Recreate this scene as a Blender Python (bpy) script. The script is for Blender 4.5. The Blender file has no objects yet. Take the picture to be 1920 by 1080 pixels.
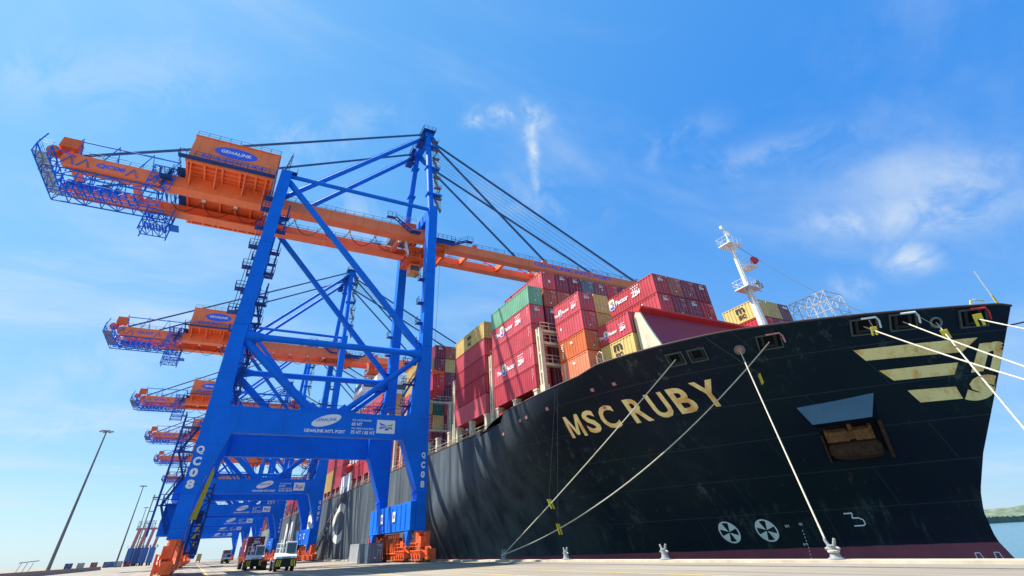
import bpy, bmesh, math, random
from mathutils import Vector, Matrix
random.seed(7)
scene = bpy.context.scene
COL = scene.collection
R = math.radians

# ------------------------------------------------------------------ helpers
class MB:
    """collects shapes for ONE mesh object"""
    def __init__(s): s.v = []; s.f = []; s.m = []; s.cur = 0
    def add(s, vs, fs):
        b = len(s.v); s.v += [tuple(p) for p in vs]
        for f in fs: s.f.append([b + i for i in f]); s.m.append(s.cur)
    def box(s, x0, y0, z0, x1, y1, z1):
        if x0 > x1: x0, x1 = x1, x0
        if y0 > y1: y0, y1 = y1, y0
        if z0 > z1: z0, z1 = z1, z0
        s.add([(x0,y0,z0),(x1,y0,z0),(x1,y1,z0),(x0,y1,z0),(x0,y0,z1),(x1,y0,z1),(x1,y1,z1),(x0,y1,z1)],
              [(0,3,2,1),(4,5,6,7),(0,1,5,4),(1,2,6,5),(2,3,7,6),(3,0,4,7)])
    def beam(s, p0, p1, w, h=None, up=(0,0,1)):
        h = h or w
        p0 = Vector(p0); p1 = Vector(p1); d = (p1 - p0)
        if d.length < 1e-6: return
        d.normalize(); u = Vector(up)
        if abs(d.dot(u)) > .99: u = Vector((0,1,0)) if abs(d.y) < .9 else Vector((1,0,0))
        a = d.cross(u).normalized(); b = a.cross(d)
        vs = [p + a*i*w/2 + b*j*h/2 for p in (p0, p1) for i, j in ((-1,-1),(1,-1),(1,1),(-1,1))]
        s.add(vs, [(3,2,1,0),(4,5,6,7),(0,1,5,4),(1,2,6,5),(2,3,7,6),(3,0,4,7)])
    def tube(s, pts, r, n=10, caps=True):
        pts = [Vector(p) for p in pts]
        rs = r if isinstance(r, (list, tuple)) else [r]*len(pts)
        rings = []; prev = None
        for i, p in enumerate(pts):
            d = (pts[min(i+1, len(pts)-1)] - pts[max(i-1, 0)]).normalized()
            if prev is None:
                u = Vector((0,0,1)) if abs(d.z) < .95 else Vector((0,1,0))
                a = d.cross(u).normalized()
            else:
                a = (prev - d*prev.dot(d)).normalized()
            prev = a; b = d.cross(a)
            rings.append([p + (a*math.cos(t) + b*math.sin(t))*rs[i] for t in [2*math.pi*k/n for k in range(n)]])
        vs = [q for rg in rings for q in rg]; fs = []
        for i in range(len(pts)-1):
            for k in range(n):
                fs.append((i*n+k, i*n+(k+1)%n, (i+1)*n+(k+1)%n, (i+1)*n+k))
        if caps: fs += [tuple(range(n-1,-1,-1)), tuple(range((len(pts)-1)*n, len(pts)*n))]
        s.add(vs, fs)
    def prism(s, poly, axis, a0, a1):
        """poly 2D extruded along axis ('x': poly=(y,z), 'y': poly=(x,z), 'z': poly=(x,y))"""
        def p(q, a): return {'x':(a,q[0],q[1]), 'y':(q[0],a,q[1]), 'z':(q[0],q[1],a)}[axis]
        n = len(poly)
        s.add([p(q,a0) for q in poly] + [p(q,a1) for q in poly],
              [tuple(range(n))[::-1], tuple(range(n,2*n))] + [(i,(i+1)%n,n+(i+1)%n,n+i) for i in range(n)])
    def rail(s, pts, h=1.1, step=2.0, r=.05, mid=True):
        pts = [Vector(p) for p in pts]; up = Vector((0,0,h))
        for a, b in zip(pts, pts[1:]):
            s.tube([a+up, b+up], r, 4)
            if mid: s.tube([a+up*.5, b+up*.5], r*.8, 4)
            n = max(1, int((b-a).length/step))
            for i in range(n+1): q = a + (b-a)*i/n; s.tube([q, q+up], r, 4)
    def stair(s, p0, p1, w=(0,.8,0)):
        p0 = Vector(p0); p1 = Vector(p1); w = Vector(w)
        s.beam(p0, p1, .1, .25); s.beam(p0+w, p1+w, .1, .25)
        n = max(2, int(abs(p1.z-p0.z)/.45))
        for i in range(1, n): q = p0 + (p1-p0)*i/n; s.beam(q, q+w, .28, .05)
        s.rail([p0, p1], 1.0, 1.6, .04, False); s.rail([p0+w, p1+w], 1.0, 1.6, .04, False)
    def truss(s, a0, a1, b0, b1, n, r, diag=True):
        a0,a1,b0,b1 = map(Vector,(a0,a1,b0,b1))
        s.tube([a0,a1], r*1.3, 6); s.tube([b0,b1], r*1.3, 6)
        for i in range(n+1):
            p = a0+(a1-a0)*i/n; q = b0+(b1-b0)*i/n; s.tube([p,q], r, 5)
            if diag and i < n:
                if i % 2: s.tube([p, b0+(b1-b0)*(i+1)/n], r, 5)
                else: s.tube([q, a0+(a1-a0)*(i+1)/n], r, 5)
    def ring(s, c, r0, r1, y0, n=28): pass
    def build(s, name, mats, parent=None, org=(0,0,0), smooth=False, recalc=True):
        o0 = Vector(org)
        me = bpy.data.meshes.new(name)
        me.from_pydata([tuple(Vector(p)-o0) for p in s.v], [], s.f)
        if not isinstance(mats, (list, tuple)): mats = [mats]
        for m in mats: me.materials.append(m)
        me.polygons.foreach_set('material_index', s.m)
        if recalc:
            bm = bmesh.new(); bm.from_mesh(me); bmesh.ops.recalc_face_normals(bm, faces=bm.faces); bm.to_mesh(me); bm.free()
        if smooth:
            me.polygons.foreach_set('use_smooth', [True]*len(me.polygons)); me.set_sharp_from_angle(angle=R(40))
        me.update()
        o = bpy.data.objects.new(name, me); COL.objects.link(o)
        if parent: o.parent = parent
        return o

def tag(o, label=None, cat=None, group=None, kind=None):
    if label: o['label'] = label
    if cat: o['category'] = cat
    if group: o['group'] = group
    if kind: o['kind'] = kind
    return o
def empty(name, loc=(0,0,0), label=None, cat=None, group=None):
    o = bpy.data.objects.new(name, None); o.empty_display_size = .5; COL.objects.link(o); o.location = loc
    return tag(o, label, cat, group)
def copy_tree(o, parent=None):
    c = o.copy(); COL.objects.link(c); c.parent = parent
    for ch in list(o.children): copy_tree(ch, c)
    return c
_dg = None
_tc = {}
def _eval_text(s, bold):
    cu = bpy.data.curves.new('lettering', 'FONT'); cu.body = s; cu.offset = bold; cu.resolution_u = 3
    o = bpy.data.objects.new('lettering', cu); COL.objects.link(o)
    dg = bpy.context.evaluated_depsgraph_get(); dg.update()
    ev = o.evaluated_get(dg); me = ev.to_mesh()
    vs = [(v.co.x, v.co.y) for v in me.vertices]; fs = [tuple(p.vertices) for p in me.polygons]
    ev.to_mesh_clear(); bpy.data.objects.remove(o); bpy.data.curves.remove(cu)
    return vs, fs
def _glyph_m(bold):
    w = .13 + bold*2.2; d = w*1.08
    pl = [(0,0),(0,1),(d,1),(.5,.36),(1-d,1),(1,1),(1,0),(1-w,0),(1-w,.70),(.5+.09,.10),(.5-.09,.10),(w,.70),(w,0)]
    bm = bmesh.new(); f = bm.faces.new([bm.verts.new((.073+x*.636, y*.682, 0)) for x, y in pl]); bmesh.ops.triangulate(bm, faces=[f])
    bm.verts.index_update(); r = ([(v.co.x,v.co.y) for v in bm.verts], [tuple(v.index for v in f.verts) for f in bm.faces]); bm.free(); return r
def text2d(s, bold=.0):
    """text as flat mesh data: verts (x,y) with cap height about .7, faces; the letter M is drawn here, the font's own breaks when thickened"""
    k = (s, bold)
    if k in _tc: return _tc[k]
    if 'M' not in s or bold == 0: r = _eval_text(s, bold)
    else:
        vs = []; fs = []
        for i, c in enumerate(s):
            if c == ' ': continue
            q = 'N' if c == 'M' else c
            x = 0. if i == 0 else max(v[0] for v in _eval_text(s[:i].replace('M','N')+q, 0)[0]) - max(v[0] for v in _eval_text(q, 0)[0])
            gv, gf = _glyph_m(bold) if c == 'M' else text2d(c, bold)
            b0_ = len(vs); vs += [(v[0]+x, v[1]) for v in gv]; fs += [tuple(b0_+j for j in f) for f in gf]
        r = (vs, fs)
    _tc[k] = r; return r
def put_text(mb, s, fn, width=None, height=None, bold=.0, slant=0, align='l', fine=0):
    """maps text through fn(u,v); u runs 0..width, v 0..height of the inked box"""
    vs, fs = text2d(s, bold)
    x0 = min(v[0] for v in vs); x1 = max(v[0] for v in vs); y0 = min(v[1] for v in vs); y1 = max(v[1] for v in vs)
    if height is None: height = width*(y1-y0)/(x1-x0)
    if width is None: width = height*(x1-x0)/(y1-y0)
    sx = width/(x1-x0); sy = height/(y1-y0)
    off = {'l':0,'c':-width/2,'r':-width}[align]
    if fine:
        bm = bmesh.new(); bv = [bm.verts.new((v[0],v[1],0)) for v in vs]
        for f in fs:
            try: bm.faces.new([bv[i] for i in f])
            except ValueError: pass
        bmesh.ops.subdivide_edges(bm, edges=[e for e in bm.edges if e.calc_length() > .12], cuts=fine, use_grid_fill=True)
        bmesh.ops.triangulate(bm, faces=bm.faces)
        bm.verts.index_update(); vs = [(v.co.x,v.co.y) for v in bm.verts]; fs = [tuple(v.index for v in f.verts) for f in bm.faces]; bm.free()
    q = [fn((v[0]-x0)*sx + off + slant*(v[1]-y0)*sy, (v[1]-y0)*sy) for v in vs]
    mb.add(q, fs)
    return width
def flat_ellipse(mb, fn, cu, cv, a, b, tilt=0, n=36):
    pts = []
    for k in range(n):
        t = 2*math.pi*k/n; x = a*math.cos(t); y = b*math.sin(t)
        pts.append(fn(cu + x*math.cos(tilt) - y*math.sin(tilt), cv + x*math.sin(tilt) + y*math.cos(tilt)))
    mb.add(pts, [tuple(range(n))])
def flat_poly(mb, fn, pts): mb.add([fn(*p) for p in pts], [tuple(range(len(pts)))])

# ------------------------------------------------------------------ materials
def new_mat(name):
    m = bpy.data.materials.new(name); m.use_nodes = True
    nt = m.node_tree; b = nt.nodes['Principled BSDF']
    return m, nt, b
def lin(h):
    f = lambda c: c/12.92 if c <= .04045 else ((c+.055)/1.055)**2.4
    return tuple(f(int(h[i:i+2],16)/255) for i in (0,2,4))
def paint(name, rgb, rough=.45, var=.25, scale=.6, streak=0., streak_rgb=(.12,.05,.025), metal=0., spec=.4, rnd=0., sscale=(2.5,2.5,.22), thr=(.55,.75), seam=None):
    m, nt, b = new_mat(name); N = nt.nodes; L = nt.links
    b.inputs['Roughness'].default_value = rough; b.inputs['Metallic'].default_value = metal
    b.inputs['Specular IOR Level'].default_value = spec
    tc = N.new('ShaderNodeTexCoord')
    n1 = N.new('ShaderNodeTexNoise'); n1.inputs['Scale'].default_value = scale; n1.inputs['Detail'].default_value = 6; n1.inputs['Roughness'].default_value = .65
    L.new(tc.outputs['Object'], n1.inputs['Vector'])
    mp = N.new('ShaderNodeMapRange'); mp.inputs['From Min'].default_value = .3; mp.inputs['From Max'].default_value = .7
    mp.inputs['To Min'].default_value = 1-var; mp.inputs['To Max'].default_value = 1+var
    L.new(n1.outputs['Fac'], mp.inputs['Value'])
    hs = N.new('ShaderNodeHueSaturation'); hs.inputs['Color'].default_value = (*rgb,1); L.new(mp.outputs[0], hs.inputs['Value'])
    out = hs.outputs[0]
    if rnd:
        oi = N.new('ShaderNodeObjectInfo'); mr = N.new('ShaderNodeMapRange'); mr.inputs['To Min'].default_value = 1-rnd; mr.inputs['To Max'].default_value = 1+rnd
        L.new(oi.outputs['Random'], mr.inputs['Value'])
        h2 = N.new('ShaderNodeHueSaturation'); L.new(out, h2.inputs['Color']); L.new(mr.outputs[0], h2.inputs['Value'])
        mr2 = N.new('ShaderNodeMapRange'); mr2.inputs['To Min'].default_value = 1.04; mr2.inputs['To Max'].default_value = .93
        L.new(oi.outputs['Random'], mr2.inputs['Value']); L.new(mr2.outputs[0], h2.inputs['Saturation']); out = h2.outputs[0]
    if streak:
        mpg = N.new('ShaderNodeMapping'); mpg.inputs['Scale'].default_value = sscale; L.new(tc.outputs['Object'], mpg.inputs['Vector'])
        n2 = N.new('ShaderNodeTexNoise'); n2.inputs['Scale'].default_value = 1; n2.inputs['Detail'].default_value = 7; n2.inputs['Roughness'].default_value = .7
        L.new(mpg.outputs[0], n2.inputs['Vector'])
        r2 = N.new('ShaderNodeMapRange'); r2.inputs['From Min'].default_value = thr[0]; r2.inputs['From Max'].default_value = thr[1]; r2.inputs['To Max'].default_value = streak
        L.new(n2.outputs['Fac'], r2.inputs['Value'])
        mx = N.new('ShaderNodeMix'); mx.data_type = 'RGBA'; L.new(r2.outputs[0], mx.inputs['Factor']); L.new(out, mx.inputs['A']); mx.inputs['B'].default_value = (*streak_rgb,1)
        out = mx.outputs['Result']
    if seam:
        sp_ = N.new('ShaderNodeSeparateXYZ'); L.new(tc.outputs['Object'], sp_.inputs[0])
        def mth(op, a_, b_):
            x = N.new('ShaderNodeMath'); x.operation = op
            for i_, v_ in enumerate((a_,b_)):
                if isinstance(v_,(int,float)): x.inputs[i_].default_value = v_
                else: L.new(v_, x.inputs[i_])
            return x.outputs[0]
        tot = None
        for ax_, per in seam:
            l_ = mth('LESS_THAN', mth('FRACT', mth('DIVIDE', sp_.outputs[ax_], per), 0), .07/per)
            tot = l_ if tot is None else mth('MAXIMUM', tot, l_)
        mx2 = N.new('ShaderNodeMix'); mx2.data_type = 'RGBA'; L.new(mth('MULTIPLY', tot, .45), mx2.inputs['Factor']); L.new(out, mx2.inputs['A']); mx2.inputs['B'].default_value = (rgb[0]*.3+.01,rgb[1]*.35+.01,rgb[2]*.4,1)
        out = mx2.outputs['Result']
        # grime and faded patches
        n3 = N.new('ShaderNodeTexNoise'); n3.inputs['Scale'].default_value = .9; n3.inputs['Detail'].default_value = 9; n3.inputs['Roughness'].default_value = .75; L.new(tc.outputs['Object'], n3.inputs['Vector'])
        r3 = N.new('ShaderNodeMapRange'); r3.inputs['From Min'].default_value = .60; r3.inputs['From Max'].default_value = .74; r3.inputs['To Max'].default_value = .5; L.new(n3.outputs['Fac'], r3.inputs['Value'])
        mx3 = N.new('ShaderNodeMix'); mx3.data_type = 'RGBA'; L.new(r3.outputs[0], mx3.inputs['Factor']); L.new(out, mx3.inputs['A']); mx3.inputs['B'].default_value = (rgb[0]*.5+.02,rgb[1]*.5+.02,rgb[2]*.45+.02,1)
        out = mx3.outputs['Result']
    L.new(out, b.inputs['Base Color'])
    rr = N.new('ShaderNodeMapRange'); rr.inputs['To Min'].default_value = max(.05,rough-.12); rr.inputs['To Max'].default_value = min(1,rough+.15)
    L.new(n1.outputs['Fac'], rr.inputs['Value']); L.new(rr.outputs[0], b.inputs['Roughness'])
    return m
M = {}
M['blue'] = paint('crane_blue_paint', (.004,.155,.74), .5, .12, .25, .35, (.012,.09,.40), spec=.12, sscale=(1.2,1.2,.07), seam=((2,4.6),(0,6.1)))
M['blue_dark'] = paint('walkway_blue_paint', (.010,.06,.27), .6, .2, 1., spec=.2)
M['orange'] = paint('crane_orange_paint', (.92,.20,.066), .45, .12, .25, .45, (.42,.075,.02), sscale=(1.3,1.3,.12), seam=((0,5.2),))
M['orange_red'] = paint('bogie_orange_paint', (.74,.12,.025), .45, .2, 1., .5, (.12,.03,.02), sscale=(1.5,1.5,.4))
M['white'] = paint('white_paint', (.78,.79,.78), .4, .06, 1., .35, (.35,.25,.16), sscale=(2,2,.2), thr=(.58,.8))
M['cream'] = paint('cream_paint', (.66,.58,.42), .5, .1, 1., .6, (.28,.12,.05), sscale=(1.2,1.2,.3), thr=(.5,.75))
M['letter_white'] = paint('letter_white', (.8,.8,.8), .5, .04, 2.)
M['letter_blue'] = paint('letter_blue', (.05,.12,.75), .5, .1, 2.)
M['letter_black'] = paint('letter_black', (.03,.025,.02), .5, .1, 2.)
M['logo_green'] = paint('logo_green', (.05,.3,.1), .5, .1, 2.)
M['light_grey'] = paint('light_grey_paint', (.5,.52,.54), .5, .1, 1.)
M['steel'] = paint('bare_steel', (.16,.16,.16), .5, .2, 2., .4, (.1,.05,.03))
M['rope_steel'] = paint('wire_rope', (.10,.11,.13), .6, .1, 2.)
M['stay_blue'] = paint('stay_dark_blue', (.015,.09,.24), .45, .15, .3)
M['black'] = paint('black_rubber', (.015,.015,.016), .8, .2, 2.)
M['dark'] = paint('recess_shade', (.008,.008,.01), .9, .3, 2., spec=.05)  # for flat panels: the shade inside openings put into the colour
M['rust_dark'] = paint('dark_rust', (.06,.03,.02), .9, .4, 2., .6, (.12,.045,.02), sscale=(2,2,1.5), spec=.1)
M['frame'] = paint('fairlead_frame_grey', (.06,.07,.07), .6, .2, 2.)
M['glass'] = paint('cab_glass', (.02,.05,.06), .08, .1, 1., spec=.8)
M['grey'] = paint('grey_paint', (.32,.33,.34), .5, .12, 1., .4, (.16,.1,.06))
M['deck'] = paint('deck_red_brown', (.12,.05,.04), .7, .3, .5, .4, (.05,.04,.04))
M['ship_dark'] = paint('hatch_coaming_dark', (.05,.03,.03), .7, .3, .5, .4, (.12,.06,.03))
M['pillar'] = paint('pillar_pink', (.5,.2,.19), .55, .15, .7, .5, (.25,.12,.06))
M['red'] = paint('signal_red', (.62,.03,.025), .45, .12, .6, .2, (.3,.02,.02))
M['breakwater'] = paint('breakwater_maroon', (.34,.028,.055), .5, .15, .3, .2, (.16,.02,.03))
M['rust'] = paint('rusty_iron', (.19,.075,.025), .85, .5, 2., .7, (.05,.022,.014), sscale=(3,3,2))
M['yellow'] = paint('yellow_paint', (.72,.55,.04), .5, .1, 1., .3, (.3,.2,.05))
M['hulltext'] = paint('aged_white_hull_lettering', (.99,.72,.31), .55, .05, .6, .8, (.74,.27,.035), sscale=(.7,.7,.32), thr=(.48,.66))
M['hullwhite'] = paint('white_hull_mark', (.74,.72,.66), .55, .1, .6, .5, (.4,.2,.08), sscale=(1.4,1.4,.8), thr=(.55,.75))
M['pocket'] = paint('anchor_pocket_sky_sheen', (.05,.125,.21), .4, .12, .5, .6, (.03,.07,.14), sscale=(3,3,.35))  # sky reflection on the plate put into its base colour
M['rope'] = paint('mooring_rope', (.50,.45,.35), .85, .2, 3.)
M['bollard'] = paint('bollard_grey', (.27,.28,.29), .5, .2, 2., .6, (.2,.15,.1))
# containers
CC = {'crimson':(.53,.052,.070), 'red':(.62,.03,.045), 'maroon':(.24,.020,.055), 'yellow':(.66,.45,.13), 'green':(.20,.46,.29), 'orange':(.72,.17,.055),
      'brown':(.38,.075,.04), 'rosy':(.46,.12,.09), 'navy':(.025,.05,.16), 'grey':(.42,.44,.43), 'purple':(.24,.07,.10), 'teal':(.03,.17,.15),
      'blue':(.03,.12,.36), 'slate':(.10,.15,.21), 'white':(.7,.7,.68)}
CM = {k: paint('container_'+k, c, .5, .14, .5, .45, tuple(min(1,x*.4+.02) for x in c), rnd=.2, sscale=(1.6,1.6,.25), thr=(.52,.78)) for k, c in CC.items()}

# hull paint: dark topsides with streaks painted sunlit-pale amidships, red-brown boot-top
def hull_mat():
    m, nt, b = new_mat('ship_hull_paint'); N = nt.nodes; L = nt.links
    tc = N.new('ShaderNodeTexCoord'); sep = N.new('ShaderNodeSeparateXYZ'); L.new(tc.outputs['Object'], sep.inputs[0])
    def noise(sc, detail=6, rough=.6, mul=1):
        mp = N.new('ShaderNodeMapping'); mp.inputs['Scale'].default_value = sc; L.new(tc.outputs['Object'], mp.inputs['Vector'])
        n = N.new('ShaderNodeTexNoise'); n.inputs['Scale'].default_value = mul; n.inputs['Detail'].default_value = detail; n.inputs['Roughness'].default_value = rough
        L.new(mp.outputs[0], n.inputs['Vector']); return n.outputs['Fac']
    def rng(v, a, bb, lo=0, hi=1):
        r = N.new('ShaderNodeMapRange'); r.inputs['From Min'].default_value = a; r.inputs['From Max'].default_value = bb; r.inputs['To Min'].default_value = lo; r.inputs['To Max'].default_value = hi
        L.new(v, r.inputs['Value']); return r.outputs[0]
    def mixc(f, a, bb):
        x = N.new('ShaderNodeMix'); x.data_type = 'RGBA'
        for k, v in (('Factor',f),('A',a),('B',bb)):
            if isinstance(v, tuple): x.inputs[k].default_value = (*v,1)
            elif isinstance(v, (int,float)): x.inputs[k].default_value = v
            else: L.new(v, x.inputs[k])
        return x.outputs['Result']
    def mul(a, bb):
        x = N.new('ShaderNodeMath'); x.operation = 'MULTIPLY'
        for i, v in enumerate((a,bb)):
            if isinstance(v,(int,float)): x.inputs[i].default_value = v
            else: L.new(v, x.inputs[i])
        return x.outputs[0]
    big = noise((.06,.06,.09), 5, .6)
    base = mixc(rng(big,.38,.62), (.0022,.0034,.017), (.0048,.0115,.0140))
    # chalky streaks, paler along the straight side: sunlit tone put into the colour
    sunlit_pale = rng(sep.outputs['Y'], 54-150, 80-150)
    st = noise((.5,.5,.035), 8, .7)
    f1 = mul(sunlit_pale, rng(st,.36,.60,.3,1.))
    base = mixc(f1, base, (.118,.142,.152))
    # thin pale scuffs low on the bow
    sc = mul(rng(noise((.9,.9,.12),8,.75),.54,.74), rng(noise((.09,.09,.16),3,.5),.5,.64))
    base = mixc(mul(sc,.7), base, (.12,.16,.14))
    # rust spots and runs
    rs = mul(rng(noise((1.1,1.1,.14),6,.7,1.0),.62,.75), rng(noise((.12,.12,.12),3,.5),.5,.62))
    base = mixc(mul(rs,.6), base, (.16,.07,.035))
    # plate seams
    br = N.new('ShaderNodeTexBrick'); cx = N.new('ShaderNodeCombineXYZ'); L.new(sep.outputs['Y'], cx.inputs[0]); L.new(sep.outputs['Z'], cx.inputs[1]); L.new(cx.outputs[0], br.inputs['Vector'])
    br.inputs['Scale'].default_value = 1; br.inputs['Brick Width'].default_value = 11; br.inputs['Row Height'].default_value = 2.9; br.inputs['Mortar Size'].default_value = .035; br.inputs['Mortar Smooth'].default_value = .3
    base = mixc(mul(br.outputs['Fac'],.22), base, (.10,.12,.13))
    # boot-top
    w = noise((.3,.3,.3), 4, .6)
    red = mixc(rng(noise((.5,.5,.3),6,.7),.4,.7), (.32,.065,.085), (.21,.050,.08))
    zz = N.new('ShaderNodeMath'); zz.operation = 'ADD'; L.new(sep.outputs['Z'], zz.inputs[0]); L.new(rng(w,.3,.7,-.04,.04), zz.inputs[1])
    base = mixc(rng(zz.outputs[0],.12,.09), base, red)
    L.new(base, b.inputs['Base Color'])
    L.new(rng(st,.3,.7,.42,.62), b.inputs['Roughness']); b.inputs['Specular IOR Level'].default_value = .22
    bp = N.new('ShaderNodeBump'); bp.inputs['Strength'].default_value = .25; bp.inputs['Distance'].default_value = .08
    L.new(noise((.25,.25,.25),3,.5), bp.inputs['Height']); L.new(bp.outputs[0], b.inputs['Normal'])
    return m
M['hull'] = hull_mat()
def ground_mat():
    m, nt, b = new_mat('concrete_apron'); N = nt.nodes; L = nt.links
    tc = N.new('ShaderNodeTexCoord')
    def noise(sc, detail, rough):
        mp = N.new('ShaderNodeMapping'); mp.inputs['Scale'].default_value = sc; L.new(tc.outputs['Object'], mp.inputs['Vector'])
        n = N.new('ShaderNodeTexNoise'); n.inputs['Scale'].default_value = 1; n.inputs['Detail'].default_value = detail; n.inputs['Roughness'].default_value = rough
        L.new(mp.outputs[0], n.inputs['Vector']); return n.outputs['Fac']
    cr = N.new('ShaderNodeValToRGB'); cr.color_ramp.elements[0].position = .32; cr.color_ramp.elements[0].color = (.225,.185,.135,1)
    cr.color_ramp.elements[1].position = .68; cr.color_ramp.elements[1].color = (.33,.28,.21,1)
    L.new(noise((.35,.05,1), 9, .68), cr.inputs[0])
    cr2 = N.new('ShaderNodeValToRGB'); cr2.color_ramp.elements[0].position = .44; cr2.color_ramp.elements[1].position = .70; cr2.color_ramp.elements[0].color = (0,0,0,1)
    L.new(noise((1.1,.03,1), 6, .7), cr2.inputs[0])
    mx = N.new('ShaderNodeMix'); mx.data_type = 'RGBA'; L.new(cr2.outputs[0], mx.inputs['Factor']); L.new(cr.outputs[0], mx.inputs['A']); mx.inputs['B'].default_value = (.15,.135,.12,1)
    br = N.new('ShaderNodeTexBrick'); L.new(tc.outputs['Object'], br.inputs['Vector']); br.inputs['Scale'].default_value = 1; br.inputs['Brick Width'].default_value = 6; br.inputs['Row Height'].default_value = 6; br.inputs['Mortar Size'].default_value = .03; br.offset = 0
    ml = N.new('ShaderNodeMath'); ml.operation = 'MULTIPLY'; ml.inputs[1].default_value = .5; L.new(br.outputs['Fac'], ml.inputs[0])
    m2 = N.new('ShaderNodeMix'); m2.data_type = 'RGBA'; L.new(ml.outputs[0], m2.inputs['Factor']); L.new(mx.outputs['Result'], m2.inputs['A']); m2.inputs['B'].default_value = (.14,.13,.12,1)
    L.new(m2.outputs['Result'], b.inputs['Base Color']); b.inputs['Roughness'].default_value = .85
    return m
M['ground'] = ground_mat()
M['kerb'] = paint('quay_kerb_concrete', (.52,.45,.33), .8, .2, .8, .5, (.3,.24,.17), sscale=(1,.2,1))
M['lane'] = paint('yellow_lane_paint', (.62,.45,.1), .7, .2, 1.5, .6, (.4,.36,.28))
M['concrete'] = paint('weathered_concrete', (.24,.22,.19), .85, .25, .6, .6, (.2,.18,.13))
def water_mat():
    m, nt, b = new_mat('harbour_water'); N = nt.nodes; L = nt.links
    b.inputs['Base Color'].default_value = (.05,.14,.18,1); b.inputs['Roughness'].default_value = .12
    tc = N.new('ShaderNodeTexCoord'); n = N.new('ShaderNodeTexNoise'); n.inputs['Scale'].default_value = .5; n.inputs['Detail'].default_value = 6
    L.new(tc.outputs['Object'], n.inputs['Vector'])
    bp = N.new('ShaderNodeBump'); bp.inputs['Strength'].default_value = .7; bp.inputs['Distance'].default_value = .8
    L.new(n.outputs['Fac'], bp.inputs['Height']); L.new(bp.outputs[0], b.inputs['Normal'])
    return m
M['water'] = water_mat()
M['island'] = paint('island_scrub', (.105,.135,.09), .95, .55, .05, .7, (.22,.22,.18), sscale=(.09,.09,.05))

# ------------------------------------------------------------------ setting
g = MB(); g.add([(-4000,-400,0),(31.4,-400,0),(31.4,6000,0),(-4000,6000,0)], [(0,1,2,3)]); tag(g.build('ground', M['ground']), kind='structure')
k = MB(); k.box(31.4,-400,-4.2,32.7,420,.14); tag(k.build('quay_edge', M['kerb']), kind='structure')
w = MB(); w.add([(32.7,-4000,-3.4),(9000,-4000,-3.4),(9000,9000,-3.4),(32.7,9000,-3.4)], [(0,1,2,3)]); tag(w.build('water', M['water']), kind='structure')
k = MB()
for x in (28.5,-2.5):
    k.box(x-.07,-100,.004,x+.07,700,.03)
tag(k.build('crane_rails', M['steel']), kind='structure')
k = MB()
for x in (2.0,6.0,10.0,14.0,18.0,22.0): k.box(x-.09,-100,.004,x+.09,600,.008)
tag(k.build('lane_markings', M['lane']), kind='structure')
# island: low wooded shore across the water
k = MB(); nx, ny = 320, 10; vs = []; fs = []
rng_ = random.Random(11)
for i in range(nx+1):
    ph = i/nx
    base_h = 22+7*math.sin(ph*21)+4*math.sin(ph*56+1)+3*math.sin(ph*131+2)
    for j in range(ny+1):
        x = 900+i*8.4; t = j/ny
        h = 0 if j in (0,ny) else 9+rng_.uniform(-1,1.5) if j == 1 else base_h*(.55+.45*math.sin(math.pi*min(1,t*1.1)))+rng_.uniform(-2.6,2.6)
        y = 560-320*ph+(0 if j == 0 else 2 if j == 1 else j*32)+14*math.sin(ph*48)
        vs.append((x+rng_.uniform(-2,2), y, -3.6+max(0,h)))
for i in range(nx):
    for j in range(ny): a_ = i*(ny+1)+j; fs.append((a_,a_+ny+1,a_+ny+2,a_+1))
k.add(vs, fs); tag(k.build('hills', M['island'], smooth=False), kind='structure')

# ------------------------------------------------------------------ camera
cam = bpy.data.cameras.new('camera'); co = bpy.data.objects.new('camera', cam); COL.objects.link(co)
F_PX, PX, PY = 868.12, 921.79, 336.55
cam.sensor_width = 36; cam.sensor_fit = 'HORIZONTAL'; cam.lens = 36*F_PX/1920
cam.shift_x = (960-PX)/1920; cam.shift_y = -(540-PY)/1920
cam.clip_start = .1; cam.clip_end = 20000
RM = Matrix(((.8940,-.2490,-.3723),(-.4464,-.5683,-.6918),(-.0393,.7843,-.6192)))
q = RM.to_quaternion().normalized()
co.matrix_world = Matrix.Translation((0,0,1.53)) @ q.to_matrix().to_4x4()
scene.camera = co

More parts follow.
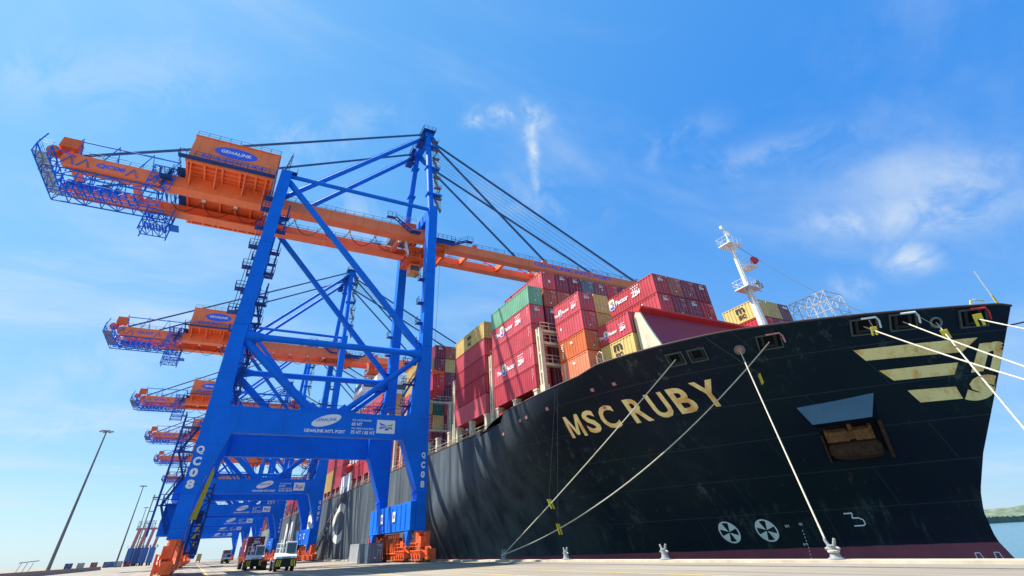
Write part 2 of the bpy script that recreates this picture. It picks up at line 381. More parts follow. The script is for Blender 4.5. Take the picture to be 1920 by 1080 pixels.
# ------------------------------------------------------------------ light
SUN = Vector((-.405,.395,.82)).normalized()
sl = bpy.data.lights.new('sun','SUN'); sl.energy = 5.0; sl.angle = R(.5); sl.color = (1,.955,.89)
so = bpy.data.objects.new('sun', sl); COL.objects.link(so); so.rotation_euler = SUN.to_track_quat('Z','Y').to_euler()
def make_world():
    wd = bpy.data.worlds.new('World'); scene.world = wd; wd.use_nodes = True
    nt = wd.node_tree; N = nt.nodes; L = nt.links; bg = N['Background']
    sky = N.new('ShaderNodeTexSky'); sky.sky_type = 'NISHITA'; sky.sun_disc = False
    sky.sun_elevation = math.asin(SUN.z); sky.sun_rotation = math.atan2(SUN.x, SUN.y); sky.altitude = 0; sky.air_density = 1.0; sky.dust_density = .3; sky.ozone_density = 2.5
    hs = N.new('ShaderNodeHueSaturation'); hs.inputs['Saturation'].default_value = 1.5; hs.inputs['Value'].default_value = 1.0; L.new(sky.outputs[0], hs.inputs['Color'])
    tc = N.new('ShaderNodeTexCoord'); D = tc.outputs['Generated']
    sep = N.new('ShaderNodeSeparateXYZ'); L.new(D, sep.inputs[0])
    def math_(op, a, b=None, c=None):
        x = N.new('ShaderNodeMath'); x.operation = op
        for i, v in enumerate((a,b,c)):
            if v is None: continue
            if isinstance(v,(int,float)): x.inputs[i].default_value = v
            else: L.new(v, x.inputs[i])
        return x.outputs[0]
    zc = math_('ADD', math_('MAXIMUM', sep.outputs[2], 0.0), .12)
    cx = N.new('ShaderNodeCombineXYZ'); L.new(math_('DIVIDE', sep.outputs[0], zc), cx.inputs[0]); L.new(math_('DIVIDE', sep.outputs[1], zc), cx.inputs[1])
    def noise(vec, scale, detail, rough, dist=0.):
        n = N.new('ShaderNodeTexNoise'); n.inputs['Scale'].default_value = scale; n.inputs['Detail'].default_value = detail; n.inputs['Roughness'].default_value = rough; n.inputs['Distortion'].default_value = dist
        L.new(vec, n.inputs['Vector']); return n.outputs['Fac']
    def rng(v, a, b, lo=0, hi=1, smooth=True):
        r = N.new('ShaderNodeMapRange'); r.interpolation_type = 'SMOOTHSTEP' if smooth else 'LINEAR'
        r.inputs['From Min'].default_value = a; r.inputs['From Max'].default_value = b; r.inputs['To Min'].default_value = lo; r.inputs['To Max'].default_value = hi
        L.new(v, r.inputs['Value']); return r.outputs[0]
    mp = N.new('ShaderNodeMapping'); mp.inputs['Rotation'].default_value = (0,0,R(-35)); mp.inputs['Scale'].default_value = (.75,1.5,1); L.new(cx.outputs[0], mp.inputs['Vector'])
    thin = rng(noise(mp.outputs[0], 1.1, 9, .58, .5), .44, .80, 0, .7)
    # more veil on the left (towards the sun) and low down
    side = rng(math_('ADD', math_('MULTIPLY', sep.outputs[0], 1.0), math_('MULTIPLY', sep.outputs[2], .35)), -.35, .85, 1.0, .52)
    thin = math_('MULTIPLY', thin, side)
    # cirrus wisps, each an elongated soft patch at its own bearing
    fine = noise(D, 10, 10, .64, .7)
    wf = rng(fine, .38, .64, .04, 1.05)
    wn = N.new('ShaderNodeTexNoise'); wn.inputs['Scale'].default_value = 7; wn.inputs['Detail'].default_value = 4; L.new(D, wn.inputs['Vector'])
    va = N.new('ShaderNodeVectorMath'); va.operation = 'MULTIPLY_ADD'; L.new(wn.outputs['Color'], va.inputs[0]); va.inputs[1].default_value = (.07,.07,.07); va.inputs[2].default_value = (-.035,-.035,-.035)
    vb = N.new('ShaderNodeVectorMath'); vb.operation = 'ADD'; L.new(D, vb.inputs[0]); L.new(va.outputs[0], vb.inputs[1]); DW = vb.outputs[0]
    total = None
    W = [((.300,.632,.714),(.3936,.5652,.725),.017,.9),((.385,.575,.723),(.43,.553,.712),.022,.9),((.405,.57,.705),(.4156,.5988,.6847),.014,.7),
         ((.4156,.5988,.6847),(.4428,.6313,.6368),.0095,.75),((.4428,.6313,.6368),(.470,.668,.577),.009,.5),
         ((.835,.352,.424),(.8877,.2525,.385),.026,.42),((.875,.29,.40),(.9168,.1615,.3653),.04,.42),((.86,.25,.45),(.93,.10,.36),.05,.3),((.885,.31,.345),(.905,.27,.322),.022,.65),((.868,.38,.325),(.880,.355,.315),.02,.45),
         ((.70,.44,.56),(.82,.24,.53),.035,.24),((.62,.50,.61),(.70,.36,.62),.035,.16),((-.30,.93,.20),(-.05,.95,.33),.05,.30),((-.05,.87,.49),(.2,.80,.56),.055,.30),((-.45,.70,.55),(-.2,.70,.68),.06,.26),((-.1,.80,.60),(.12,.70,.70),.05,.30),((-.38,.90,.13),(-.15,.98,.17),.03,.4),((.10,.84,.53),(.20,.84,.50),.05,.35),((.35,.72,.60),(.55,.62,.55),.045,.22)]
    for p, q_, wd_, amp in W:
        p = Vector(p).normalized(); q_ = Vector(q_).normalized(); c = ((p+q_)/2).normalized(); a = (q_-p); hl = a.length/2; a.normalize(); b = c.cross(a).normalized()
        def dot(v):
            x = N.new('ShaderNodeVectorMath'); x.operation = 'DOT_PRODUCT'; L.new(DW, x.inputs[0]); x.inputs[1].default_value = v; return x.outputs['Value']
        da = math_('DIVIDE', dot(a), hl+wd_*.6); db = math_('DIVIDE', dot(b), wd_)
        e = math_('ADD', math_('POWER', math_('ABSOLUTE', da), 3), math_('MULTIPLY', db, db))
        ga = math_('MULTIPLY', math_('EXPONENT', math_('MULTIPLY', e, -1)), amp)
        ga = math_('MULTIPLY', ga, math_('GREATER_THAN', dot(c), .3))
        total = ga if total is None else math_('MAXIMUM', total, ga)
    wisp = math_('MULTIPLY', total, wf)
    cl = math_('MINIMUM', math_('ADD', thin, wisp), .92)
    # clear-sky colour: paler towards the sun side and the horizon
    def mixc(f, a, b):
        x = N.new('ShaderNodeMix'); x.data_type = 'RGBA'
        for k_, v in (('Factor',f),('A',a),('B',b)):
            if isinstance(v, tuple): x.inputs[k_].default_value = (*v,1)
            elif isinstance(v,(int,float)): x.inputs[k_].default_value = v
            else: L.new(v, x.inputs[k_])
        return x.outputs['Result']
    sx = rng(sep.outputs[0], -.55, .95, smooth=False)
    top = mixc(sx, (1.0,2.35,3.6), (.15,1.02,3.3)); hor = mixc(sx, (1.95,2.75,3.2), (1.35,2.40,3.35))
    grad = mixc(math_('POWER', rng(sep.outputs[2], -.02, .62, smooth=False), .62), hor, top)
    base = mixc(.16, grad, hs.outputs[0])
    mx = N.new('ShaderNodeMix'); mx.data_type = 'RGBA'; L.new(cl, mx.inputs['Factor']); L.new(base, mx.inputs['A']); mx.inputs['B'].default_value = (2.7,3.15,3.55,1)
    L.new(mx.outputs['Result'], bg.inputs['Color']); bg.inputs['Strength'].default_value = .137
make_world()
scene.view_settings.view_transform = 'Standard'; scene.view_settings.look = 'None'; scene.view_settings.exposure = .96; scene.view_settings.gamma = 1

# ------------------------------------------------------------------ hull form
CX, HB = 58.4, 24.0
ZS = [-4,-3,-1.2,.3,2.1,3.5,6.06,9.3,13.7,16.2,17.4]; YS = [20,21.5,23.9,24.5,24.3,23.7,22.0,19.4,15.9,13.96,13.05]
def interp(x, xs, ys):
    if x <= xs[0]: return ys[0]
    for a, b, c, d in zip(xs, xs[1:], ys, ys[1:]):
        if x <= b: return c + (d-c)*(x-a)/(b-a)
    return ys[-1]
def ystem(z): return interp(z, ZS, YS)
def hLn(z):
    u = min(max((z+3)/20,0),1); return 95-52.5*u**1.17, 1.75+1.15*u**1.5
def hb(y, z):
    L, n = hLn(z); t = (y-ystem(z))/L
    return 0. if t <= 0 else HB if t >= 1 else HB*(1-(1-t)**n)
def hx(y, z): return CX - hb(y,z)
def hy(b, z):
    L, n = hLn(z); b = min(abs(b), HB-1e-6); return ystem(z) + L*(1-(1-b/HB)**(1/n))
def hpt(y, z): return Vector((hx(y,z), y, z))
def hframe(y, z):
    """point, outward normal, forward tangent (towards the bow, i.e. right as seen from the quay), up"""
    p = hpt(y,z); ty = (hpt(y-.2,z)-hpt(y+.2,z)).normalized(); tz = (hpt(y,z+.2)-hpt(y,z-.2)).normalized()
    n = ty.cross(tz).normalized()
    if n.x > 0: n = -n
    return p, n, ty, n.cross(ty).normalized() if n.cross(ty).z > 0 else -n.cross(ty).normalized()
def ztop(y): return interp(y, [12.9,13.1,13.4,14.2,30,44,46,62,64,65,305],[15.1,15.7,16.08,16.35,16.9,17.0,16.6,16.35,16.2,15.0,15.0])
STERN = 304.

exec_order = []
# ------------------------------------------------------------------ the ship
SHIP = empty('container_ship', (CX,150,0), 'long black-hulled container ship with a worn name in cream letters on its flared bow', 'container ship')
SO = (CX,150,0)
def sp(name, mb, mat, parent=SHIP, smooth=False, recalc=True): return mb.build(name, mat, parent, SO, smooth, recalc)
# hull loft
TT = [0,.002,.005,.010,.016,.024]+[.034+.0125*i for i in range(24)]+[.334+.0238*i for i in range(28)]+[1.0]
NZ = 44
def hull_cols():
    cols = []
    for t in TT:
        ytop = ystem(16.6)+hLn(16.6)[0]*t; zt = ztop(ytop); col = []
        for i in range(NZ+1):
            z = -4 + (zt+4)*i/NZ; L, n = hLn(z); col.append((HB*(1-(1-t)**n), ystem(z)+L*t, z))
        cols.append(col)
    for y in (62,64,65,75,85,95,110,130,160,200,250,STERN):
        col = []
        for i in range(NZ+1):
            z = -4 + (ztop(y)+4)*i/NZ; L, n = hLn(z); y0 = ystem(z)+L; y_top0 = ystem(16.6)+hLn(16.6)[0]
            yy = y0 + (STERN-y0)*((y-y_top0)/(STERN-y_top0))
            if i == NZ: yy = y
            col.append((HB, yy, z))
        cols.append(col)
    return cols
hc = hull_cols(); mb = MB()
for sgn in (-1,1):
    vs = [(CX+sgn*p[0], p[1], p[2]) for col in hc for p in col]; n = NZ+1
    mb.add(vs, [(i*n+j, (i+1)*n+j, (i+1)*n+j+1, i*n+j+1) for i in range(len(hc)-1) for j in range(NZ)])
mb.box(CX-HB+.1, STERN-.3, -4, CX+HB-.1, STERN, 14.9)
hull = sp('hull', mb, M['hull'], smooth=True)
# cap rail along the top edge
mb = MB(); mb.tube([(CX-c[-1][0]+.05, c[-1][1], c[-1][2]) for c in hc], .10, 6); sp('cap_rail', mb, M['ship_dark'])
# decks
mb = MB()
def deck_at(z, y0, y1, n=24, inset=.15):
    ys = [y0+(y1-y0)*i/n for i in range(n+1)]
    l = [(hx(y,z)+inset, y, z) for y in ys]; r = [(2*CX-hx(y,z)-inset, y, z) for y in ys]
    mb.add(l+r, [(i,i+1,n+2+i,n+1+i) for i in range(n)])
deck_at(15.2, 15.2, 63.5); deck_at(13.8, 63.5, STERN-.4)
sp('deck', mb, M['deck'], recalc=False)
mb = MB(); mb.box(38.6, 46.5, 15.22, 78, 67.5, 17.35); mb.box(37.6, 69.5, 13.82, 79, 157.5, 17.3); mb.box(37.6, 171.5, 13.82, 79, 296, 17.3)
for y in range(72, 296, 3): mb.box(37.3, y, 13.85, 37.6, y+.25, 17.2)
sp('hatch_coaming', mb, M['ship_dark'])
# pipes, drums and gear along the side passage
mb = MB()
for y in [y for y in range(66, 155, 2)]+list(range(172,296,3)):
    h = random.uniform(.4,1.5); mb.box(35.4, y, 13.85, 36.2, y+random.uniform(.4,1.0), 13.85+h)
mb.tube([(36.6,66,15.6),(36.6,157,15.6)], .12, 6); mb.tube([(36.9,66,16.2),(36.9,157,16.2)], .09, 6)
sp('deck_gear', mb, M['cream'])
mb = MB(); mb.rail([(34.6,66,15.0),(34.6,157,15.0)], .9, 2.2, .04); mb.rail([(34.6,172,15.0),(34.6,296,15.0)], .9, 2.5, .05); sp('side_rail', mb, M['cream'])
mb = MB()
for y in (61.2, 64.8, 113.5): mb.box(34.75,y,15.0 if y>63 else 15.9,35.2,y+.8,16.5)
sp('hose_box', mb, M['red'])
# container pillars at the deck edge
BAYS = {2:54.8, 3:69.8, 4:84.8, 5:99.8, 6:119.8, 7:132.4, 8:145.0, 9:172.2, 10:185.4, 11:199.4, 12:212.6, 13:227, 14:240.2, 15:254, 16:267.2, 17:281}
LB_Y = [68.35, 83.3, 98.3, 113.4, 118.3, 132.2-.5, 144.3, 157.6, 198.4, 225.8, 252.8, 280]
for i, (b_, y0) in enumerate(BAYS.items()):
    for dy in (.5, 6.2, 11.6):
        mb = MB(); y = y0+dy; zt = ztop(y)-.3
        mb.box(34.72, y-.38, zt-1.0, 35.5, y+.38, 17.42); mb.box(34.66, y-.5, 17.2, 35.6, y+.5, 17.45)
        sp('pillar', mb, M['cream'] if b_ in (2,3,4) else M['pillar'])
# lashing bridges: portal frames across the ship between the bays
def lashing(y, z0, z1, x0, nx, mat='cream', rails=True):
    mb = MB()
    for k_ in range(nx):
        x = x0 + k_*5.04
        for s in (-.32,.32): mb.box(x, y+s-.14, z0, x+.55, y+s+.14, z1)
        z = z0+1.5
        while z < z1-1:
            mb.box(x+.05, y-.18, z, x+.5, y+.18, z+.35); z += 2.4
    for z in (z0+2.6, z0+5.4, z1-.35):
        if z > z1: continue
        mb.box(x0+.56, y-.42, z-.16, x0+(nx-1)*5.04, y+.42, z+.16)
        if rails: mb.rail([(x0+.3, y-.42, z+.16), (x0+(nx-1)*5.04, y-.42, z+.16)], 1.0, 1.26, .045)
    return mb
sp('lashing_bridge', lashing(53.45, 17.5, 24.9, 34.75, 3), M['cream'])
mb = MB(); mb.box(34.7,52.9,15.9,35.5,54.0,17.5); mb.box(36.9,52.9,15.9,37.6,54,17.5); sp('lashing_bridge_foot', mb, M['cream'])
for xa, za, xb, zb in ((34.9,26.1,36.0,23.9),(37.0,26.1,35.4,24.0),(37.5,26.1,38.6,23.9),(39.6,26.1,38.3,24.0),(34.9,29.0,35.5,24.2)):
    mb = MB(); mb.tube([(xa,54.62,za),(xb,53.9,zb)], .035, 5); sp('lashing_rod', mb, M['steel'])
for y in LB_Y: sp('lashing_bridge', lashing(y, 14.6, 25.6, 34.85, 4 if y > 80 else 2), M['cream'])
# ladders and cage by the foremost side stack
mb = MB()
for x in (37.6,39.7):
    mb.tube([(x,45.3,16.9),(x,45.3,19.0),(x,44.6,19.3),(x,44.2,19.0),(x,44.2,16.9)], .07, 6); mb.rail([(x,45.3,17),(x+1.1,45.3,17)], 1.7, .55, .05)
sp('guard_rail', mb, M['cream'])
mb = MB(); mb.box(37.1,45.6,16.4,38.0,46.3,17.5); sp('pillar', mb, M['pillar'])
# breakwater
prof = [(36.0,16.5),(36.4,17.1),(37.2,18.6),(38.2,20.7),(38.9,22.7)]
mb = MB()
pts = prof + [(p[0]+.12, p[1]) for p in prof[::-1]]
mb.prism(pts, 'x', 39.95, 77); sp('breakwater', mb, M['breakwater'])
mb = MB(); mb.prism([(38.75,22.4),(38.3,22.75),(38.35,23.0),(39.5,23.0),(39.5,22.7)], 'x', 39.6, 77.2); sp('breakwater_lip', mb, M['red'])
mb = MB(); mb.prism([(36.0,16.4),(36.3,17.05),(37.1,18.6),(38.1,20.7),(38.85,22.66),(39.3,22.7),(39.85,22.0),(39.85,16.4)], 'x', 39.68, 39.94); sp('breakwater_bracket', mb, M['cream'])
# foremast
fm = MB(); fx, fy = 58.4, 36.4
fm.tube([(fx,fy,16.4),(fx,fy,20),(fx,fy,26.9),(fx,fy,28.4),(fx,fy,35.2)], [.62,.58,.46,.34,.24], 16); mast = sp('foremast', fm, M['white'], smooth=True)
def plat(z, x0, x1, y0, y1, name='platform'):
    m_ = MB(); m_.box(fx+x0, fy+y0, z, fx+x1, fy+y1, z+.14); m_.rail([(fx+x1,fy+y0,z+.14),(fx+x0,fy+y0,z+.14),(fx+x0,fy+y1,z+.14),(fx+x1,fy+y1,z+.14)], 1.05, .7, .035)
    m_.beam((fx+x0*.8,fy,z),(fx,fy,z-1.2), .12); return sp(name, m_, M['white'], mast)
plat(27.3, -1.5, 1.2, -1.1, 1.1); plat(34.0, -1.5, 1.2, -1.0, 1.0); plat(30.6, .2, 2.2, -1.3, .5)
m_ = MB(); m_.box(fx-.35,fy-1.6,27.6,fx+.4,fy-1.2,28.0); m_.box(fx+1.2,fy-1.1,27.5,fx+1.7,fy-.6,28.1); m_.box(fx+1.2,fy-.1,27.5,fx+1.7,fy+.4,28.1); m_.tube([(fx+1.2,fy-.3,27.4),(fx+2.2,fy-.3,27.4)], .06, 6); sp('floodlight', m_, M['grey'], mast)
m_ = MB(); m_.tube([(fx+1.6,fy-1.6,31.55),(fx+1.75,fy-1.2,31.4),(fx+1.8,fy-.9,31.3)], [.55,.5,.25], 16); sp('horn', m_, M['red'], mast)
m_ = MB(); m_.tube([(fx-.1,fy,35.1),(fx-.1,fy,37.2)], .09, 8); m_.tube([(fx-.1,fy-.1,36.1),(fx+.1,fy-.2,36.3),(fx+.25,fy-.3,36.6)],[.45,.42,.12],12); m_.beam((fx-.8,fy,36.9),(fx+.3,fy,37.3),.09); m_.box(fx-.7,fy-.2,37.0,fx-.3,fy+.2,37.35); sp('radar', m_, M['white'], mast)
m_ = MB()
for zx in (-.75,-.35): m_.tube([(fx+zx*1.15,fy-.55,17),(fx+zx,fy-.45,34)], .045, 5)
for i in range(34): z = 17+i*.5; m_.tube([(fx-.86+.11*i/34,fy-.55+.1*i/34,z),(fx-.40+.05*i/34,fy-.55+.1*i/34,z)], .03, 4)
for z in (22,25,30,32.5): m_.tube([(fx-1.2,fy-.5,z),(fx-1.25,fy-.9,z),(fx-.6,fy-1.2,z),(fx-.1,fy-.9,z)], .03, 4)
sp('ladder', m_, M['white'], mast)
m_ = MB()
p0 = Vector((fx+1,fy-.3,34.1)); p1 = Vector((57.5,21.5,16.6))
m_.tube([p0+(p1-p0)*i/12 - Vector((0,0,1.3*math.sin(math.pi*i/12))) for i in range(13)], .035, 5); sp('forestay_wire', m_, M['rope_steel'], mast)
# white lattice frame on the foredeck
m_ = MB(); ax, bx_, ay, by, az, bz = 61.6, 65.2, 29.2, 34.0, 15.4, 24.7
for i in range(6):
    y = ay+(by-ay)*i/5
    for x in (ax,bx_): m_.tube([(x,y,az),(x,y,bz)], .06, 5)
    m_.tube([(ax,y,bz),(bx_,y,bz)], .06, 5)
for j in range(9):
    z = az+(bz-az)*j/8
    for x in (ax,bx_): m_.tube([(x,ay,z),(x,by,z)], .045, 5)
    for y in (ay,by): m_.tube([(ax,y,z),(bx_,y,z)], .04, 5)
for i in range(5):
    y = ay+(by-ay)*i/5; m_.tube([(ax,y,bz-.05),(ax,y+.96,bz-1.15)], .05, 5); m_.tube([(bx_,y,bz-.05),(bx_,y+.96,bz-1.15)], .05, 5)
sp('lattice_frame', m_, M['light_grey'])
# davit and small gear at the stem head
m_ = MB(); m_.tube([(56.7,15.9,16.2),(56.6,15.9,16.75),(56.7,15.8,17.05),(57.0,15.5,17.1),(57.7,15.2,17.0)], .055, 8); m_.box(56.4,15.6,16.1,56.9,16.0,16.6); m_.tube([(56.9,15.6,16.5),(57.6,15.4,16.65),(58.2,15.3,16.5)], .05, 6); sp('davit', m_, M['yellow'])
m_ = MB(); 
for s in (-.22,.22): m_.tube([(59.4+s,14.9,16.0),(58.95+s*.4,14.8,17.55)], .06, 6)
for z in (16.5,16.9,17.3): m_.beam((58.85+(17.5-z)*.25,14.85,z),(59.2+(17.5-z)*.35,14.85,z),.06)
sp('jackstaff_frame', m_, M['yellow'])
m_ = MB(); m_.tube([(58.95,14.8,17.5),(57.9,14.5,19.6)], [.06,.04], 8); sp('jackstaff', m_, M['white'])
# accommodation block
ac = MB(); ac.box(36.4,158.6,13.8,80.4,171.2,41.5); ac.box(34.5,158.4,41.5,82.3,169,45.2); ac.box(34.2,158.2,41.2,82.6,169.4,41.55); ac.box(40,160,45.2,77,168,48)
acc = sp('superstructure', ac, M['white'])
m_ = MB()
for lv in range(9):
    z = 18.6+lv*2.6
    for i in range(14): m_.box(38+i*3.05,158.52,z,38.8+i*3.05,158.62,z+.9)
    for i in range(3): m_.box(36.32,160+i*3.8,z,36.42,160.8+i*3.8,z+.9)
m_.box(35,158.32,42.9,81.8,158.42,44.4); m_.box(34.42,158.8,42.9,34.52,168,44.4)
sp('window', m_, M['glass'], acc)
m_ = MB(); m_.rail([(34.5,158.5,45.2),(82,158.5,45.2)],1.1,2.4,.05); m_.tube([(58,163,48),(58,163,56)],.5,8); m_.beam((54,163,53),(62,163,53),.3); sp('radar_mast', m_, M['white'], acc)
# white side house with lifeboat
m_ = MB(); m_.box(34.6,159.2,15.1,36.4,170.6,19.5); sp('side_house', m_, M['white'])
m_ = MB(); m_.tube([(34.9,160.5,21.3),(34.9,161.5,21.2),(34.9,165,21.1),(34.9,168,21.2),(34.9,169,21.3)],[.3,1.0,1.2,1.0,.3],12); sp('lifeboat', m_, M['red'], smooth=True)

# --- marks on the hull
def on_hull(y, z, off=.03): p, n, t, u = hframe(y, z); return p + n*off
def on_bow(x, z, off=.035): return on_hull(hy(CX-x, z), z, off)
for ch, ya, yb, z in (('M',51.75,49.55,11.25),('S',49.05,47.35,11.32),('C',46.85,44.85,11.38),('R',43.3,41.4,11.47),('U',40.85,39.05,11.5),('B',38.55,36.75,11.58),('Y',36.15,34.15,11.72)):
    m_ = MB(); put_text(m_, ch, lambda u,v: on_hull(ya+.28-u, z+v), width=ya-yb, height=2.1, bold=.03, slant=.26, fine=2); sp('ship_name_letter', m_, M['hulltext'], hull)
def bow_strip(q, n=16):
    (a,b,c,d) = q; m_ = MB(); vs = []
    for i in range(n+1):
        t = i/n; T_ = (a[0]+(b[0]-a[0])*t, a[1]+(b[1]-a[1])*t); B_ = (d[0]+(c[0]-d[0])*t, d[1]+(c[1]-d[1])*t)
        for k_ in range(4): s = k_/3; vs.append(on_bow(T_[0]+(B_[0]-T_[0])*s, T_[1]+(B_[1]-T_[1])*s))
    m_.add(vs, [(i*4+k_,(i+1)*4+k_,(i+1)*4+k_+1,i*4+k_+1) for i in range(n) for k_ in range(3)]); return m_
for qd in ([(49.5,14.27),(56.7,14.15),(56.03,13.25),(50.64,13.45)], [(51.75,12.65),(56.02,12.57),(56.05,11.74),(52.9,11.82)], [(53.9,11.02),(56.34,10.9),(56.9,10.0),(54.87,10.06)]):
    sp('bow_stripe', bow_strip(qd), M['hulltext'], hull)
def stem_map(u, z):
    b = abs(u); y = hy(b, z) if b > .02 else ystem(z); y1 = hy(b+.05, z)
    x = CX + u
    # push out along the local normal
    yy = hy(max(b,.03),z); p, n, t, up = hframe(yy, z)
    if u > 0: n = Vector((-n.x, n.y, n.z))
    return Vector((x, yy, z)) + n*.04
m_ = MB(); put_text(m_, 'm', lambda u,v: stem_map(-1.5+u, 11.75+v), width=2.6, height=2.0, bold=.05, fine=3)
put_text(m_, 'sc', lambda u,v: stem_map(-1.4+u, 9.75+v), width=2.8, height=1.75, bold=.05, fine=3); sp('bow_emblem', m_, M['hulltext'], hull)
# giant letters on the side
for ch, y_, w_ in (('C',174.6,15.0),('S',224,14),('M',278,20)):
    m_ = MB(); put_text(m_, ch, lambda u,v: Vector((34.36, y_-u, 3.4+v)), width=w_, height=9.3, bold=.03); sp('side_letter', m_, M['hullwhite'], hull)
# thruster marks: ring with four blades
def thruster(x, z, a=.92):
    y = hy(CX-x, z); m_ = MB()
    def f(u,v): return on_hull(y-u, z+v, .03)
    n = 32
    for k_ in range(n):
        t0 = 2*math.pi*k_/n; t1 = 2*math.pi*(k_+1)/n
        m_.add([f(a*math.cos(t0),a*math.sin(t0)), f(a*math.cos(t1),a*math.sin(t1)), f(a*.86*math.cos(t1),a*.86*math.sin(t1)), f(a*.86*math.cos(t0),a*.86*math.sin(t0))], [(0,1,2,3)])
    for q_ in range(4):
        c = math.pi/4+q_*math.pi/2; w = .42
        arc = [(a*.88*math.cos(c-w+2*w*i/6), a*.88*math.sin(c-w+2*w*i/6)) for i in range(7)]
        m_.add([f(.06*math.cos(c),.06*math.sin(c))]+[f(*p) for p in arc], [tuple(range(8))])
    return m_
for x in (49.41, 50.88): sp('thruster_mark', thruster(x, 1.6), M['hullwhite'], hull)
# bulb mark, bulbous-bow symbol and draught figures
m_ = MB(); y0 = 33.2
pl = [(0,.95),(.62,.95),(.42,.58),(.85,.58),(1.12,.42),(1.12,.12),(.95,0),(.25,0)]
for (a,b),(c,d) in zip(pl, pl[1:]):
    m_.beam(on_hull(y0-a,1.6+b,.03), on_hull(y0-c,1.6+d,.03), .09, .03, up=hframe(y0,2)[1])
sp('bulb_mark', m_, M['letter_white'], hull)
m_ = MB()
for i in range(9):
    y = 36.98+.04*i; z = 1.5-.26*i
    m_.beam(on_hull(y,z,.02), on_hull(y+.02,z-.13,.02), .05, .02, up=hframe(y,z)[1])
for y, z, s in ((38.2,1.75,'8M'),(37.0,1.85,'80'),(37.5,.3,'6M')): put_text(m_, s, lambda u,v: on_hull(y-u,z+v,.03), height=.2)
for y in (26.1, 25.0):
    for a,b in (((0,-1.1),(.0,-.55)),((0,-.55),(.28,-.55)),((.28,-.55),(.42,-1.1))): m_.beam(on_hull(y-a[0],a[1],.03), on_hull(y-b[0],b[1],.03), .07, .03, up=hframe(y,-.8)[1])
sp('draught_mark', m_, M['letter_white'], hull)
m_ = MB()
for (y,z) in ((45.2,15.0),(42.3,15.0),(45.4,13.3),(64.2,13.6),(59.4,14.4),(57.8,14.5),(53.2,14.6)):
    p, n, t, u = hframe(y,z); m_.beam(p-n*.05, p+n*.05, .45, .36, up=u)
sp('hull_patch', m_, M['pillar'], hull)
# fairleads
def fbox(mb, fr, a0,b0,c0,a1,b1,c1):
    p,n,t,u = fr; P = lambda a,b,c: p+t*a+u*b+n*c
    mb.add([P(a0,b0,c0),P(a1,b0,c0),P(a1,b1,c0),P(a0,b1,c0),P(a0,b0,c1),P(a1,b0,c1),P(a1,b1,c1),P(a0,b1,c1)], [(0,3,2,1),(4,5,6,7),(0,1,5,4),(1,2,6,5),(2,3,7,6),(3,0,4,7)])
FL = {'f1':(34.8,15.75,0),'f2':(32.9,15.72,0),'f3':(27.45,15.72,1),'f4':(21.6,15.8,2),'f5':(19.5,15.8,2),'f6':(16.2,15.55,3)}
for kk,(y,z,st) in FL.items():
    fr = hframe(y,z); m_ = MB(); W_, H_ = (.74,.62) if kk in ('f1','f2') else (.98,.68)
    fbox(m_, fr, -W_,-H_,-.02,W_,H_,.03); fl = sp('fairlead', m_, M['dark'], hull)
    m_ = MB()
    for a in (-W_-.12, W_): fbox(m_, fr, a,-H_-.12,-.02,a+.12,H_+.12,.16)
    for b in (-H_-.12, H_): fbox(m_, fr, -W_+.001,b,-.02,W_-.001,b+.12,.16)
    sp('fairlead_frame', m_, M['frame'], fl)
    m_ = MB(); p,n,t,u = fr
    for a in (-.55,.55): m_.tube([p+t*a-u*H_+n*.06, p+t*a+u*H_+n*.06], .14, 8)
    m_.tube([p-t*.5-u*.45+n*.06, p+t*.5-u*.45+n*.06], .14, 8); sp('roller', m_, M['black'], fl)
    if st in (1,2,3):
        m_ = MB(); c = {1:'pillar',2:'white',3:'red'}[st]
        m_.tube([p+t*(-.2)+u*(H_+.16)+n*.2, p+t*(W_)+u*(H_+.16)+n*.2, p+t*(W_+.22)+u*(H_-.2)+n*.2, p+t*(W_+.3)-u*(H_*.3)+n*.2], .085, 6); sp('chafe_pipe', m_, M[c], fl)
HP = {'h1':(29.8,15.5), 'h2':(18.05,15.5)}
for kk,(y,z) in HP.items():
    p,n,t,u = hframe(y,z); m_ = MB(); k_ = 18
    ring = [p+n*.06+(t*math.cos(2*math.pi*i/k_)+u*math.sin(2*math.pi*i/k_))*.42 for i in range(k_+1)]; m_.tube(ring, .1, 8, False); hp = sp('hawse_ring', m_, M['steel'], hull)
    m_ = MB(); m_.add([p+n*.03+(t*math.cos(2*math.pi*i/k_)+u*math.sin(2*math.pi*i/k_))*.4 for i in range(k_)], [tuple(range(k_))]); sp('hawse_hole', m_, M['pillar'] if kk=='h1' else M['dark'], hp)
# anchor pocket
fr = hframe(28.7,7.85); p,n,t,u = fr
a = hpt(30.34,10.76); b = hpt(24.93,11.12); c = Vector((51.55,25.7,9.25)); d = Vector((48.95,29.75,9.2))
m_ = MB(); nn = (b-a).cross(d-a).normalized(); nn = nn if nn.x < 0 else -nn
m_.add([a+nn*.03,b+nn*.03,c+nn*.03,d+nn*.03,a-nn*.1,b-nn*.1,c-nn*.1,d-nn*.1], [(0,1,2,3),(7,6,5,4),(0,4,5,1),(1,5,6,2),(2,6,7,3),(3,7,4,0)])
ap = sp('anchor_pocket', m_, M['pocket'], hull)
e = hpt(30.3,9.1); f_ = hpt(26.2,9.1)
m_ = MB(); m_.add([d-nn*.12,c-nn*.12,f_,e], [(0,1,2,3)]); m_.add([a-nn*.1,d-nn*.1,e],[(0,1,2)]); m_.add([b-nn*.1,c-nn*.1,f_],[(0,1,2)]); sp('pocket_cheek', m_, M['hull'], ap)
m_ = MB(); fbox(m_, fr, -2.55,-1.65,-.02,2.45,1.75,.04); sp('anchor_recess_shade', m_, M['dark'], ap)  # flat dark panel on the hull, painted as the recess's shade
